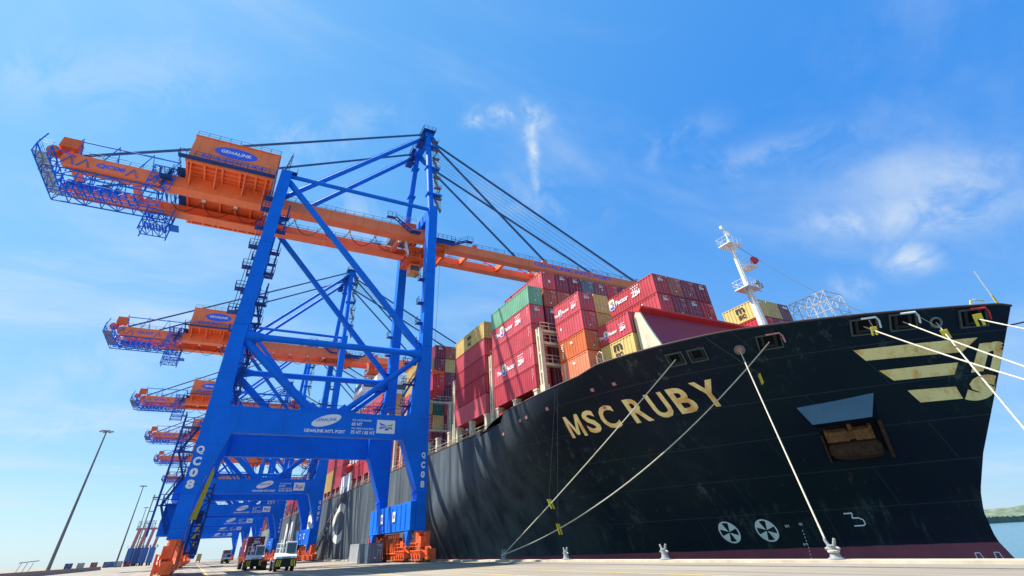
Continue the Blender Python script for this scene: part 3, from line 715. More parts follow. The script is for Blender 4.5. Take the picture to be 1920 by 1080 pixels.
m_ = MB(); fbox(m_, fr, -2.6,-1.65,0,-2.42,.9,.25); fbox(m_, fr, 2.3,-1.65,0,2.6,1.7,.3)
m_.tube([p+t*x-u*.7+n*.02 for x in (-2.3,-1.9,-1,0,1,1.7,1.95)], [.35,.72,.88,.92,.88,.75,.35], 16); sp('anchor_bolster', m_, M['rust_dark'], ap)
m_ = MB(); fbox(m_, fr, -2.0,.38,.04,-.4,1.3,.6); fbox(m_, fr, .1,.38,.04,1.4,1.3,.6); fbox(m_, fr, -.41,.45,.04,.11,1.15,.5); fbox(m_, fr, -2.2,.3,.04,-2.0,1.4,.45); fbox(m_, fr, 1.4,.3,.04,1.65,1.5,.45); m_.tube([p+u*.7+n*.35,p+u*1.7-n*.1],.22,8); sp('anchor', m_, M['rust'], ap)
# boarding ladder down the side
m_ = MB(); m_.stair((33.6,157.5,15.0),(33.4,190,1.2),(-.9,0,0)); m_.truss((33.5,157.5,14.6),(33.3,190,.8),(33.5,157.5,15.9),(33.3,190,2.1),20,.07); sp('gangway', m_, M['steel'])
# ------------------------------------------------------------------ containers
_cm = {}
def container_mesh(Lc, H):
    key = (Lc,H)
    if key in _cm: return _cm[key]
    mb = MB(); W = 2.40; hx_, hl = W/2, Lc/2-.03; h = H-.07
    # frame
    for x in (-hx_, hx_-.14):
        for y in (-hl, hl-.16): mb.box(x,y,0,x+.14,y+.16,h)
    for z in (0.02, h-.12):
        for x in (-hx_+.004, hx_-.124): mb.box(x,-hl+.16,z,x+.12,hl-.16,z+.11)
        for y in (-hl+.004, hl-.124): mb.box(-hx_+.14,y,z,hx_-.14,y+.12,z+.11)
    # corrugated sides
    pitch = .52; n = int((2*hl-.32)/pitch); pitch = (2*hl-.32)/n
    for s in (-1,1):
        pr_ = []
        for i in range(n):
            y = -hl+.16+i*pitch
            for f,d in ((0,.0),(.3,.0),(.46,.055),(.84,.055)): pr_.append((y+f*pitch, d))
        pr_.append((hl-.16,0.)); vs = []
        for y,d in pr_: x = s*(hx_-.015-d); vs += [(x,y,.13),(x,y,h-.12)]
        mb.add(vs, [(2*i,2*i+2,2*i+3,2*i+1) for i in range(len(pr_)-1)])
    # ends
    n = 6; pw = (W-.28)/n
    for s in (-1,1):
        pr_ = []
        for i in range(n):
            x = -hx_+.14+i*pw
            for f,d in ((0,.02),(.35,.02),(.5,.07),(.85,.07)): pr_.append((x+f*pw,d))
        pr_.append((hx_-.14,.02)); vs = []
        for x,d in pr_: y = s*(hl-d); vs += [(x,y,.13),(x,y,h-.12)]
        mb.add(vs, [(2*i,2*i+2,2*i+3,2*i+1) for i in range(len(pr_)-1)])
    mb.add([(-hx_,-hl,h-.03),(hx_,-hl,h-.03),(hx_,hl,h-.03),(-hx_,hl,h-.03)],[(0,1,2,3)])
    mb.add([(-hx_,-hl,.1),(hx_,-hl,.1),(hx_,hl,.1),(-hx_,hl,.1)],[(3,2,1,0)])
    o = mb.build('container', CM['crimson'], recalc=False); me = o.data; bpy.data.objects.remove(o)
    _cm[key] = me; return me
def lock_rods(H):
    k_ = ('rods',H)
    if k_ in _cm: return _cm[k_]
    mb = MB(); 
    for x in (-.85,-.32,.32,.85): mb.tube([(x,0,.1),(x,0,H-.2)], .022, 5); mb.box(x-.1,-.02,H*.38,x+.1,.02,H*.38+.06)
    o = mb.build('locking_bars', M['grey']); me = o.data; bpy.data.objects.remove(o); _cm[k_] = me; return me
def star_row(mb, fn, u, v, w, rows=((0,4),(1,3))):
    for r_, n in rows:
        for i in range(n):
            uu = u + w*(i+.5+(.5 if n == 3 else 0))/4; vv = v + (1-r_)*w*.2; s = w*.075
            mb.add([fn(uu,vv-s),fn(uu+s,vv),fn(uu,vv+s),fn(uu-s,vv)],[(0,1,2,3)])
def decal(kind, H, Lc):
    """lettering meshes shared between containers; side = the face towards the quay, end = the face towards the bow"""
    k_ = (kind,H,Lc)
    if k_ in _cm: return _cm[k_]
    mb = MB(); xs = -1.2-.012; ye = -(Lc/2-.03)-.012
    side = lambda u,v: (xs, -u, v); end = lambda u,v: (u, ye, v); mats = [M['letter_white']]
    if kind == 'end_zim':
        put_text(mb, 'ZIM', lambda u,v: end(-.42+u, H-.95+v), width=.95, height=.34, bold=.05); star_row(mb, lambda u,v: end(u,v), -.45, H-.52, 1.0)
    elif kind == 'factor':
        s = 1.0 if Lc > 8 else .62
        put_text(mb, 'The', lambda u,v: side(-4.9*s+u, .95*s+.25+v), width=1.5*s, height=.62*s, bold=.03)
        put_text(mb, 'Factor', lambda u,v: side(-1.75*s+u, .95*s+.25+v), width=2.6*s, height=.66*s, bold=.03)
        put_text(mb, 'ZIM', lambda u,v: side(1.6*s+u, .75*s+.25+v), width=1.7*s, height=.75*s, bold=.05); star_row(mb, side, 1.6*s, 1.72*s+.25, 1.7*s)
        a,b = -3.2*s,.6*s+.25; flat_poly(mb, side, [(a,b+.2*s),(a+.2*s,b),(a+1.0*s,b),(a+1.2*s,b+.2*s),(a+1.2*s,b+1.35*s),(a+1.0*s,b+1.55*s),(a+.2*s,b+1.55*s),(a,b+1.35*s)])
        mats.append(M['letter_blue']); mb.cur = 1; sd2 = lambda u,v: (xs-.006,-u,v)
        flat_poly(mb, sd2, [(a+.15*s,b+.1*s),(a+1.05*s,b+.1*s),(a+1.05*s,b+.45*s),(a+.15*s,b+.5*s)])
        mats.append(M['red']); mb.cur = 2; flat_poly(mb, sd2, [(a+.6*s,b+.52*s),(a+1.05*s,b+.5*s),(a+1.05*s,b+.85*s),(a+.75*s,b+.85*s)])
        mats.append(M['logo_green']); mb.cur = 3; flat_poly(mb, sd2, [(a+.2*s,b+1.0*s),(a+.75*s,b+.8*s),(a+1.0*s,b+1.2*s),(a+.5*s,b+1.2*s)])
        mats.append(M['yellow']); mb.cur = 4; flat_poly(mb, sd2, [(a+.15*s,b+1.28*s),(a+1.0*s,b+1.28*s),(a+.95*s,b+1.45*s),(a+.2*s,b+1.45*s)])
    elif kind == 'side_zim':
        put_text(mb, 'ZIM', lambda u,v: side(Lc*.2+u, .75+v), width=1.9, height=.85, bold=.05); star_row(mb, side, Lc*.2, 1.85, 1.9)
    elif kind == 'msc':
        mats = [M['letter_black']]
        put_text(mb, 'm', lambda u,v: side(-.72+u, H*.52+v), width=1.5, height=.74, bold=.03); put_text(mb, 'sc', lambda u,v: side(-.55+u, H*.18+v), width=1.3, height=.62, bold=.03)
    elif kind == 'triton':
        put_text(mb, 'TRITON', lambda u,v: (xs, Lc/2-.7+.0*u-v*1., H-.35-u), width=1.9, height=.36, bold=.04)
        put_text(mb, 'TR', lambda u,v: side(-.4+u,1.6+v), width=.7, height=.3, bold=.06)
    elif kind == 'code':
        put_text(mb, '||||||||||', lambda u,v: (xs, -(Lc/2-.75)+v, H-.35-u), width=1.3, height=.12)
        put_text(mb, '22G1 45', lambda u,v: (xs, -(Lc/2-.5)+v, H-.35-u), width=.9, height=.12)
    elif kind == 'id_end':
        put_text(mb, 'TCNU 4176', lambda u,v: end(.12+u, H-.42+v), width=.85, height=.13, bold=.02); put_text(mb, '45G1', lambda u,v: end(.55+u, H-.62+v), width=.42, height=.12, bold=.02)
        for i in range(4): put_text(mb, 'MAX GROSS', lambda u,v: end(.35+u, H-1.0-.13*i+v), width=.6, height=.06)
        flat_poly(mb, end, [(-.1,.55),(.06,.55),(.06,.75),(-.1,.75)])
        put_text(mb, '|||||||||||||', lambda u,v: (.30+v*1.0, ye, H-.9-u), width=1.1, height=.05)
    elif kind == 'star_end':
        put_text(mb, 'SEA', lambda u,v: end(-.95+u, H-.35+v), height=.2, bold=.04); flat_ellipse(mb, end, .1, H*.45, .2, .25, .5)
    elif kind == 'dot':
        flat_ellipse(mb, side, -1.9, 1.55, .17, .17)
    elif kind == 'num_end':
        put_text(mb, '4', lambda u,v: end(.2+u, H-1.45+v), height=.45, bold=.05); put_text(mb, 'ZIM', lambda u,v: end(-.2+u, H-.9+v), width=.8, height=.3, bold=.05); star_row(mb, end, -.2, H-.5, .8)
    elif kind == 'patch_end':
        flat_poly(mb, end, [(-.2,H-.7),(.9,H-.8),(.9,H-.4),(-.2,H-.35)])
    elif kind == 'face_end':
        for a in (-.25,.1): flat_ellipse(mb, end, a, H-.75, .09, .16)
    o = mb.build('lettering', mats, recalc=False); me = o.data; bpy.data.objects.remove(o); _cm[k_] = me; return me
def add_container(loc, color, Lc, H, label, group, decals=(), rods=False, rotz=0):
    o = bpy.data.objects.new('container', container_mesh(Lc,H)); COL.objects.link(o); o.location = loc; o.rotation_euler = (0,0,rotz)
    o.material_slots[0].link = 'OBJECT'; o.material_slots[0].material = CM[color]
    tag(o, label, 'container', group)
    if rods and not any('end' in d for d in decals): decals = tuple(decals)+('id_end',)
    for d in decals:
        c = bpy.data.objects.new('lettering', decal(d,H,Lc)); COL.objects.link(c); c.parent = o
    if rods:
        c = bpy.data.objects.new('locking_bars', lock_rods(H)); COL.objects.link(c); c.parent = o; c.location = (0,-(Lc/2-.03)-.02,0)
    return o
X0 = 34.62; PITCH = 2.515; Z0 = 17.48; L40, L20 = 12.19, 6.06
def rowx(r): return X0 + 1.2 + PITCH*r
ORD = ['lowest','second-lowest','third-lowest','fourth-up','fifth-up','sixth-up','seventh-up']
NM = {'crimson':'crimson','red':'bright red','maroon':'maroon','yellow':'yellow','green':'mint green','orange':'orange','brown':'brown-red','rosy':'rust-pink','navy':'dark navy','grey':'pale grey','purple':'dull purple','teal':'dark teal','blue':'blue','slate':'slate','white':'white'}
def stack(bay, y0, x, z, tiers, where, Lc=L40):
    """tiers: list of (colour, height, decals, rods, extra words); None leaves the place open"""
    n = len(tiers)
    for i, t in enumerate(tiers):
        H = t[1] if t else 2.9
        if t:
            col, H, dec, rods = t[:4]; extra = t[4] if len(t) > 4 else ''
            pos = 'topmost' if i == n-1 else ORD[i] if i < 7 else 'high'
            add_container((x, y0+Lc/2, z), col, Lc, H, f'{NM[col]} container {extra+" " if extra else ""}{pos} in {where}', 'containers stacked on the ship', dec, rods)
        z += H
HC, ST = 2.9, 2.6
C_ = lambda col, *d, rods=True, ex='': (col, HC, d, rods, ex)
S_ = lambda col, *d, rods=True, ex='': (col, ST, d, rods, ex)
# bay 1, behind the breakwater
y1 = 40.0
for i, (lo, up) in enumerate([(('maroon','end_zim','factor'),('maroon','end_zim','factor')), (('maroon',),('rosy',)), (('maroon','end_zim'),('maroon',)), (('red',),('maroon','end_zim'))]):
    nm = ['the outermost stack','the second stack in','the third stack in','the innermost stack'][i]
    if i == 0: lo = ('crimson','end_zim','factor'); up = ('crimson','end_zim','factor')
    stack(1, y1, 44.85+1.2+PITCH*i, 17.6, [None,None,(lo[0],HC,lo[1:],True,'lower'),(up[0],2.75,up[1:],True)], f'{nm} above the red-edged breakwater')
stack(1, y1, 39.1+1.2, 17.75, [S_('yellow','msc'), S_('crimson','factor')], 'the two-high stack beside the breakwater bracket', L20)
stack(1, y1+6.2, 37.1+1.2, 17.45, [S_('orange','triton',ex='with pale marks'), S_('orange','triton'), S_('crimson','dot',ex='plain with one white dot'), S_('crimson','factor','end_zim','code')], 'the four-high stack with orange boxes', L20)
stack(1, y1+6.2, 39.62+1.2, 17.45, [S_('navy'), S_('maroon'), S_('yellow',ex='dusty'), S_('yellow')], 'the stack adjoining the orange boxes', L20)
for i, (lo, up) in enumerate([('red','yellow'),('maroon','yellow'),('purple','purple')]):
    nm = ['against the white foremast','next inboard of the foremast stack','beside the white lattice frame'][i]
    stack(1, y1, 64.6+1.2+PITCH*i, 20.9, [(lo,ST,(),True),(lo,ST,(),True),(up,ST,('msc',) if i == 0 else ('patch_end',) if i == 2 else (),True)], f'the low stack {nm}', L20 if i == 0 else L20)
# bay 2: green-topped block
y2 = BAYS[2]-.1
T2 = {0:[C_('crimson','code'),C_('crimson','factor','code'),C_('crimson','code',ex='plain'),C_('crimson','factor','end_zim','code'),C_('green')],
      1:[C_('maroon'),C_('maroon'),C_('maroon'),C_('maroon','end_zim'),C_('brown'),C_('crimson','star_end','code')],
      2:[None,None,None,C_('maroon','end_zim'),C_('rosy'),C_('maroon','end_zim')], 3:[None,None,None,None,C_('brown'),C_('maroon','end_zim')],
      4:[None,None,None,None,C_('maroon'),C_('slate')], 5:[None,None,None,None,C_('purple'),C_('purple','num_end')],
      6:[None,None,None,None,C_('maroon'),C_('crimson')], 7:[None,None,None,None,C_('maroon'),C_('maroon','patch_end')], 8:[None,None,None,None,None,C_('maroon')]}
RN = ['outermost row','second row in','third row in','fourth row in','fifth row in','sixth row in','seventh row in','eighth row in','ninth row in']
for r_, t in T2.items(): stack(2, y2, rowx(r_)+(.25 if r_ else 0), Z0, t, f'{RN[r_]} of the green-topped block')
# bay 3: yellow-topped block
T3 = {0:[C_('crimson'),C_('crimson','code'),C_('crimson'),C_('crimson','code'),C_('yellow','msc')], 1:[C_('maroon'),C_('maroon'),C_('maroon'),C_('maroon'),C_('maroon')]}
for r_, t in T3.items(): stack(3, BAYS[3], rowx(r_), Z0, t, f'{RN[r_]} of the yellow-topped block')
# bay 4 is open (being worked); below-deck boxes show at its foot
for r_ in range(3): stack(4, BAYS[4], rowx(r_)+2.6, 13.9, [C_(['maroon','purple','maroon'][r_]), ], f'{RN[r_]} at the foot of the emptied bay')
T5 = {0:[C_('crimson'),C_('crimson'),C_('yellow'),C_('crimson'),C_('yellow'),C_('yellow')], 1:[C_('maroon'),C_('yellow'),C_('teal','face_end'),C_('maroon'),C_('maroon'),C_('maroon'),C_('maroon','end_zim')],
      2:[C_('maroon'),C_('maroon'),C_('crimson'),C_('maroon'),C_('maroon'),C_('yellow'),C_('brown')], 3:[C_('maroon'),C_('purple'),C_('maroon'),C_('maroon'),C_('maroon'),C_('maroon'),C_('maroon')]}
for r_, t in T5.items(): stack(5, BAYS[5], rowx(r_), Z0, t, f'{RN[r_]} of the seven-high block')
T6 = {0:[C_('crimson'),C_('crimson'),C_('yellow'),C_('yellow'),C_('yellow'),], 1:[None,None,None,C_('maroon'),C_('yellow')]}
for r_, t in T6.items(): stack(6, BAYS[6], rowx(r_), Z0, t, f'{RN[r_]} of the block with three shaded yellow ends')
far = {7:['crimson','crimson','rosy','crimson','crimson','crimson'], 8:['crimson','red','crimson','crimson','crimson','crimson'], 9:['crimson','crimson','crimson','maroon'], 10:['yellow','yellow','crimson','crimson','maroon'],
       11:['crimson','maroon','crimson','maroon'], 12:['crimson','crimson','purple','maroon'], 13:['maroon','crimson','maroon'], 14:['crimson','crimson','maroon','maroon'], 15:['crimson','maroon','crimson'], 16:['purple','crimson','maroon'], 17:['maroon','crimson']}
WH = {7:'the pink-red block ahead of the white deckhouse',8:'the block touching the white deckhouse',9:'the block just behind the white deckhouse',10:'the block with two yellow boxes at its foot',11:'the first block behind the yellow boxes',12:'the second block behind the yellow boxes',13:'the third block behind the yellow boxes',14:'the fourth block behind the yellow boxes',15:'the fifth block behind the yellow boxes',16:'the last block but one at the stern',17:'the last block at the stern'}
for b_, cols in far.items():
    stack(b_, BAYS[b_], rowx(0), Z0, [C_(c, *(('factor',) if b_ in (7,8) and k_ % 3 == 1 else ())) for k_, c in enumerate(cols)], f'outermost row of {WH[b_]}')
    up = [None]*(len(cols)-1)+[C_('maroon' if b_ % 2 else 'brown'), ] + ([C_('maroon')] if b_ in (9,11,14) else [])
    stack(b_, BAYS[b_], rowx(1), Z0, up, f'second row of {WH[b_]}')

# ------------------------------------------------------------------ ship-to-shore gantry cranes
CO = (13,0,0)
def make_crane():
    root = empty('gantry_crane', (13,92.3,0))
    def P(name, mb, mat, parent=root, smooth=False, recalc=True): return mb.build(name, mat, parent, CO, smooth, recalc)
    def each(name, mat, fn, n=2, parent=root, smooth=False):
        res = []
        for s in (-1,1):
            mb = MB(); fn(mb, s); res.append(P(name, mb, mat, parent, smooth))
        return res
    B = M['blue']
    # legs
    ws = [(28.0,3.55),(29.5,3.55),(29.5,61.8),(27.62,61.8),(27.62,28),(26.1,18.9),(24.9,18.69),(24.9,15.31),(25.3,15.1),(28.0,8.3)]
    ls = [(-3.5,3.55),(-1.75,3.55),(-1.75,8.3),(.2,14.6),(.5,15.31),(.5,18.69),(-.95,18.9),(-1.35,28),(-1.45,61.8),(-3.5,61.8)]
    def leg(mb, s, poly): mb.prism(poly, 'y', s*9.1, s*11.3)
    each('leg', B, lambda mb,s: leg(mb,s,ws)); each('leg', B, lambda mb,s: leg(mb,s,ls))
    for z in (8.3, 30.5, 45.5):
        each('leg_flange', B, lambda mb,s: mb.box(27.55,s*9.04,z-.05,29.56,s*11.36,z+.05)); each('leg_flange', B, lambda mb,s: mb.box(-3.56,s*9.04,z-.05,(-1.3 if z>10 else -1.68),s*11.36,z+.05))
    def portal(mb, s):
        mb.box(.5,s*10.15,15.3,24.9,s*11.297,18.7)
        mb.prism([(8.6,18.702),(17.4,18.702),(16.2,19.5),(15.4,20.0),(14.6,19.3),(11.4,19.3),(10.6,20.0),(9.7,19.5)],'y',s*10.2,s*10.7)
    pb = each('portal_beam', B, portal)
    for s, o in zip((-1,1), pb):
        mb = MB(); mb.rail([(.5,s*11.2,18.7),(8,s*11.2,18.7)],1.1,1.8,.05); mb.rail([(18,s*11.2,18.7),(25,s*11.2,18.7)],1.1,1.8,.05); mb.rail([(.5,s*10.3,18.7),(25,s*10.3,18.7)],1.1,1.8,.05)
        P('railing', mb, M['blue_dark'], o)
    # sill beams along the rails
    mb = MB(); mb.box(27.15,-11.29,3.7,27.95,11.29,7.2); mb.box(27.95,-9.1,3.7,29.3,9.1,7.2)
    for i in range(9): y = -9+i*2.25; mb.box(27.07,y-.07,3.9,27.15,y+.07,7.0)
    for y in (-9.6,9.6): mb.prism([(y-.9,3.7),(y+.9,3.7),(y,1.9)],'x',27.2,27.9)
    sb = P('sill_beam', mb, B)
    for y in (-3.4,3.4):
        mb = MB(); mb.add([(27.04,y-.7,5.0),(27.04,y+.7,5.0),(27.04,y+.7,6.3),(27.04,y-.7,6.3)],[(0,1,2,3)]); P('sign', mb, M['letter_white'], sb, recalc=False)
        mb = MB(); put_text(mb,'WS',lambda u,v:(27.025,y+.42-u,5.35+v),width=.84,height=.6,bold=.05); P('lettering', mb, M['letter_blue'], sb, recalc=False)
    mb = MB(); mb.box(-3.4,-9.1,3.7,-1.85,9.1,7.0); P('sill_beam', mb, B)
    mb = MB(); mb.box(-3.4,-9.1,15.6,-1.6,9.1,18.2); P('sill_beam', mb, B)
    mb = MB(); mb.box(27.7,-9.1,59.2,29.4,9.1,61.6); P('cross_beam', mb, B)
    mb = MB(); mb.box(-3.4,-9.1,59.0,-1.6,9.1,61.6); P('cross_beam', mb, B)
    each('cross_beam', B, lambda mb,s: mb.box(27.75,s*5.0-.6,58.4,29.3,s*5.0+.6,59.2))
    # tubes in the side frames
    def tie(mb,s): mb.tube([(-1.3,s*10.2,29.0),(.2,s*10.2,29.02),(1.5,s*10.2,29.03),(25.3,s*10.2,29.25),(26.6,s*10.2,29.27),(27.6,s*10.2,29.3)],[.95,.8,.52,.52,.8,1.0],14)
    each('tie_tube', B, tie, smooth=True)
    each('top_tie', B, lambda mb,s: mb.tube([(-1.5,s*10.2,61.2),(27.7,s*10.2,61.2)],.42,12), smooth=True)
    each('diagonal_brace', B, lambda mb,s: mb.tube([(-1.6,s*10.2,59.9),(27.7,s*10.2,30.1)],.58,12), smooth=True)
    each('diagonal_brace', B, lambda mb,s: mb.tube([(-1.3,s*10.2,28.4),(10.3,s*10.2,19.0)],.62,12), smooth=True)
    each('diagonal_brace', B, lambda mb,s: mb.tube([(27.6,s*10.2,28.6),(15.6,s*10.2,19.1)],.45,12), smooth=True)
    # A-frame head
    each('mast', B, lambda mb,s: mb.tube([(28.4,s*9.6,61.7),(28.4,s*9.4,63),(28.45,s*4.35,89.2)],[.85,.75,.75],14), smooth=True)
    mb = MB(); mb.box(27.5,-5.2,88.3,29.5,5.2,90.0)
    for s in (-1,1): mb.prism([(28.6,88.4),(30.9,86.6),(31.3,87.4),(29.5,89.9)],'y',s*4.35-.35,s*4.35+.35)
    head = P('mast_head', mb, B)
    for z,y in ((84.6,5.2),(76,6.8),(66.5,8.7)):
        each('mast_collar', B, lambda mb,s: mb.box(27.45,s*y-.95,z-.18,31.0 if s < 0 else 29.4,s*y+.95,z+.18))
    mb = MB()
    for s in (-1,1): mb.rail([(26.6,s*6.3,90.0),(30.0,s*6.3,90.0),(30.0,s*2.6,90.0),(26.6,s*2.6,90.0),(26.6,s*6.3,90.0)],1.15,1.0,.05); mb.box(26.6,s*6.3,89.9,30.0,s*2.6,90.02)
    for s in (-1,1):
        for k_ in range(3): mb.box(25.6+.5*k_,s*4.3-1.5,85.2+1.1*k_,27.4,s*4.3+1.5,85.26+1.1*k_); mb.rail([(25.6+.5*k_,s*4.3-1.5,85.26+1.1*k_),(25.6+.5*k_,s*4.3+1.5,85.26+1.1*k_)],1.0,.9,.045)
    P('platform', mb, M['blue_dark'], head)
    mb = MB(); zz_ = 62.0
    for k_ in range(7):
        y = -9.4+k_*.66; z1 = zz_+3.6
        mb.stair((29.7 if k_%2 else 31.0, y, zz_),(31.0 if k_%2 else 29.7, y+.5, z1),(0,.6,0)); mb.box(29.5,y-.1,z1-.05,31.2,y+.9,z1); mb.rail([(31.2,y-.1,z1),(31.2,y+.9,z1),(29.5,y+.9,z1)],1.0,.85,.035,False); zz_ = z1
    for x in (29.7,31.1): mb.tube([(x,-9.0,62),(x,-4.6,88)],.06,5)
    P('stairway', mb, M['steel'])
    # braces, stays
    each('back_brace', B, lambda mb,s: mb.tube([(27.9,s*4.4,88.6),(-2.6,s*5.0,58.6)],.52,12), smooth=True)
    for s in (-1,1):
        mb = MB(); a = Vector((27.9,s*4.4,89.2)); b = Vector((-2.6,s*5,59.2)); mb.rail([a+(b-a)*.12,a+(b-a)*.86],.55,3.5,.05,False); P('brace_handrail', mb, M['blue_dark'])
    each('backstay', M['stay_blue'], lambda mb,s: mb.tube([(27.5,s*4.4,89.4),(-35.6,s*5.0,58.7)],.27,8), smooth=True)
    each('forestay', M['stay_blue'], lambda mb,s: mb.tube([(30.6,s*4.4,87.0),(92.2,s*3.5,58.2)],.29,8), smooth=True)
    each('forestay', M['stay_blue'], lambda mb,s: mb.tube([(30.6,s*4.0,86.7),(62.6,s*3.5,58.2)],.29,8), smooth=True)
    for k_ in range(6):
        mb = MB(); y = -2.5+k_; mb.tube([(29.8,y,87.5),(94-k_*2,y*.8,58.5)],.045,4); P('hoist_rope', mb, M['rope_steel'])
    # girders and boom
    Ob = M['orange']
    def gird(mb,s):
        a,b = s*4.2,s*5.8; mb.box(-36.8,a,56.1,31.0,b,58.4); mb.prism([(-36.8,56.1),(-36.8,58.4),(-37.6,58.0),(-38.0,57.2),(-37.6,56.4)],'y',a,b)
        mb.box(-36.5,s*3.2,56.1,31.0,s*4.2,56.32); mb.box(-36.5,s*3.5,56.32,31.0,s*3.65,56.5)
        for i in range(17): x = -35+i*4; mb.box(x-.04,s*3.3,56.33,x+.04,s*4.2,57.1)
    gs = each('girder', Ob, gird)
    def boom(mb,s):
        a,b = s*2.75,s*4.1; mb.box(33.6,a,55.75,97,b,57.8); mb.box(33.6,s*2.0,55.75,97,s*2.75,55.95); mb.box(33.6,s*2.3,55.95,97,s*2.4,56.1)
        mb.prism([(33.6,55.75),(33.6,57.8),(30.8,58.6),(30.4,56.4)],'y',s*2.9,s*4.15)
        for x in (42,62,92): mb.prism([(x-1,57.8),(x+1,57.8),(x+.4,58.7),(x-.4,58.7)],'y',s*3.2,s*3.8)
    bs = each('boom_girder', Ob, boom)
    for x in (41,51,62.5,74,85,96):
        mb = MB(); mb.box(x-.35,-2.75,56.2,x+.35,2.75,57.5); P('boom_cross_member', mb, Ob)
    mb = MB()
    for i,x in enumerate((41,51,62.5,74,85)):
        mb.tube([(x,-2.7,56.9),(x+11,2.7,56.9)],.14,6)
    P('boom_bracing', mb, Ob)
    for x in (-36.2,-27,-3,24):
        mb = MB(); mb.box(x-.4,-4.2,56.6,x+.4,4.2,58.1); P('girder_cross_member', mb, Ob)
    for s, go, bo in zip((-1,1), gs, bs):
        mb = MB(); mb.rail([(-36.5,s*5.6,58.4),(-20.2,s*5.6,58.4)],1.05,2,.045); mb.rail([(-3.5,s*5.6,58.4),(24.8,s*5.6,58.4)],1.05,2,.045); mb.rail([(-3.5,s*4.4,58.4),(24.8,s*4.4,58.4)],1.05,2,.045); P('railing', mb, M['blue_dark'], go)
        mb = MB(); mb.rail([(36,s*4.0,57.8),(96.5,s*4.0,57.8)],1.05,2,.045)
        for i in range(12): x = 38+i*5; mb.tube([(x,s*2.9,57.8),(x,s*2.9,59.4),(x+.5,s*2.9,59.4)],.06,5)
        P('railing', mb, M['blue_dark'], bo)
        # walkway round the hinge
        mb = MB(); y = s*6.4
        mb.box(25.2,s*5.9,56.9,27.4,s*7.2,57.0); mb.box(29.7,s*5.0,56.9,36,s*6.3,57.0); mb.stair((21.5,s*6.0,59.6),(25.2,s*6.0,57.0),(0,s*.9,0)); mb.stair((39.5,s*4.4,58.6),(36,s*4.4,57.0),(0,s*.9,0))
        mb.rail([(29.7,s*6.3,57),(36,s*6.3,57)],1.1,1,.05); mb.rail([(19.5,s*6.9,59.6),(21.5,s*6.9,59.6)],1.1,1,.05); mb.box(19.5,s*5.9,59.5,21.5,s*6.9,59.6); mb.box(39.5,s*4.2,58.5,41,s*5.3,58.6); mb.rail([(39.5,s*5.3,58.6),(41,s*5.3,58.6)],1.1,.8,.05)
        mb.box(29.7,s*5.9,55.9,35.5,s*6.1,56.9)
        P('hinge_walkway', mb, M['blue_dark'])
    mb = MB()
    for s in (-1,1): mb.box(30.2,s*2.6,55.2,33.6,s*5.2,55.9); mb.tube([(32,s*2.6,57.2),(32,s*5.2,57.2)],.55,12)
    mb.box(30.5,-2.6,55.4,31.2,2.6,57.9); P('boom_hinge', mb, M['orange_red'])
    mb = MB(); mb.box(24.0,-3.6,58.6,27.2,-1.6,61.0); mb.box(24.3,1.2,58.6,27.0,3.4,60.4); mb.tube([(25.4,-1.4,60),(25.4,1.0,60)],.9,14); P('hinge_winch', mb, M['orange_red'])
    mb = MB(); mb.box(22.5,-3.9,58.45,27.5,3.9,58.6); mb.rail([(22.5,-3.9,58.6),(22.5,3.9,58.6)],1.1,1.2,.05); mb.rail([(22.5,-3.9,61.2),(27,-3.9,61.2)],1.0,1,.05); P('winch_platform', mb, M['grey'])
    # machinery house
    mb = MB(); mb.box(-19.3,-11.3,59.15,-4.5,11.3,64.7); mb.box(-19.5,-11.5,64.7,-4.3,11.5,64.85); mh = P('machinery_house', mb, Ob)
    mb = MB()
    for s in (-1,1):
        mb.box(-19.4,s*5.85-.25,58.42,-4.4,s*5.85+.25,59.14); mb.box(-19.4,s*11.2-.2,58.6,-4.4,s*11.2+.2,59.14)
    for x in (-19.1,-16.2,-13.2,-10.2,-7.4,-4.7): mb.box(x-.18,-11.1,58.55,x+.18,11.1,59.13)
    for y in (-9.6,-8.2,-6.9,6.9,8.2,9.6): mb.box(-19.2,y-.08,58.75,-4.6,y+.08,59.12)
    for x in (-18.4,-14.2,-9.3,-5.6):
        for s in (-1,1): mb.prism([(s*11.0,58.6),(s*11.0,59.0),(s*5.8,58.0),(s*5.8,56.9)],'x',x-.12,x+.12)
    P('floor_frame', mb, Ob, mh)
    mb = MB(); mb.box(-20.6,-12.5,58.98,-4.2,-11.32,59.08); mb.rail([(-20.6,-12.5,59.08),(-4.2,-12.5,59.08)],1.1,1.2,.05); mb.rail([(-20.6,-12.5,59.08),(-20.6,-6,59.08)],1.1,1.2,.05); mb.rail([(-19.3,-11.3,64.85),(-4.5,-11.3,64.85)],1.1,1.8,.045); mb.rail([(-19.3,11.3,64.85),(-4.5,11.3,64.85)],1.1,1.8,.045)
    mb.box(-20.8,-8,58.98,-19.32,8,59.08)
    for z in (56.5,): mb.stair((-21.5,-7.4,58.9),(-22.5,-6.6,55.5),(0,1,0)); mb.box(-23,-8,56.9,-21,-6.2,57); mb.rail([(-23,-8,57),(-21,-8,57)],1,.8,.05)
    P('walkway', mb, M['blue_dark'], mh)
    mb = MB(); f = lambda u,v: (u, -11.335, v); flat_ellipse(mb, f, -11.95, 62.55, 3.75, 1.25, 0); P('logo', mb, M['letter_blue'], mh, recalc=False)
    mb = MB(); put_text(mb,'GEMALINK',lambda u,v:(-14.6+u,-11.36,62.25+v),width=5.4,height=.75,bold=.03); P('lettering', mb, M['letter_white'], mh, recalc=False)
    mb = MB(); put_text(mb,"GEMALINK INT'L PORT",lambda u,v:(-17.3+u,-11.335,60.2+v),width=11.4,height=.72,bold=.03); P('lettering', mb, M['letter_blue'], mh, recalc=False)
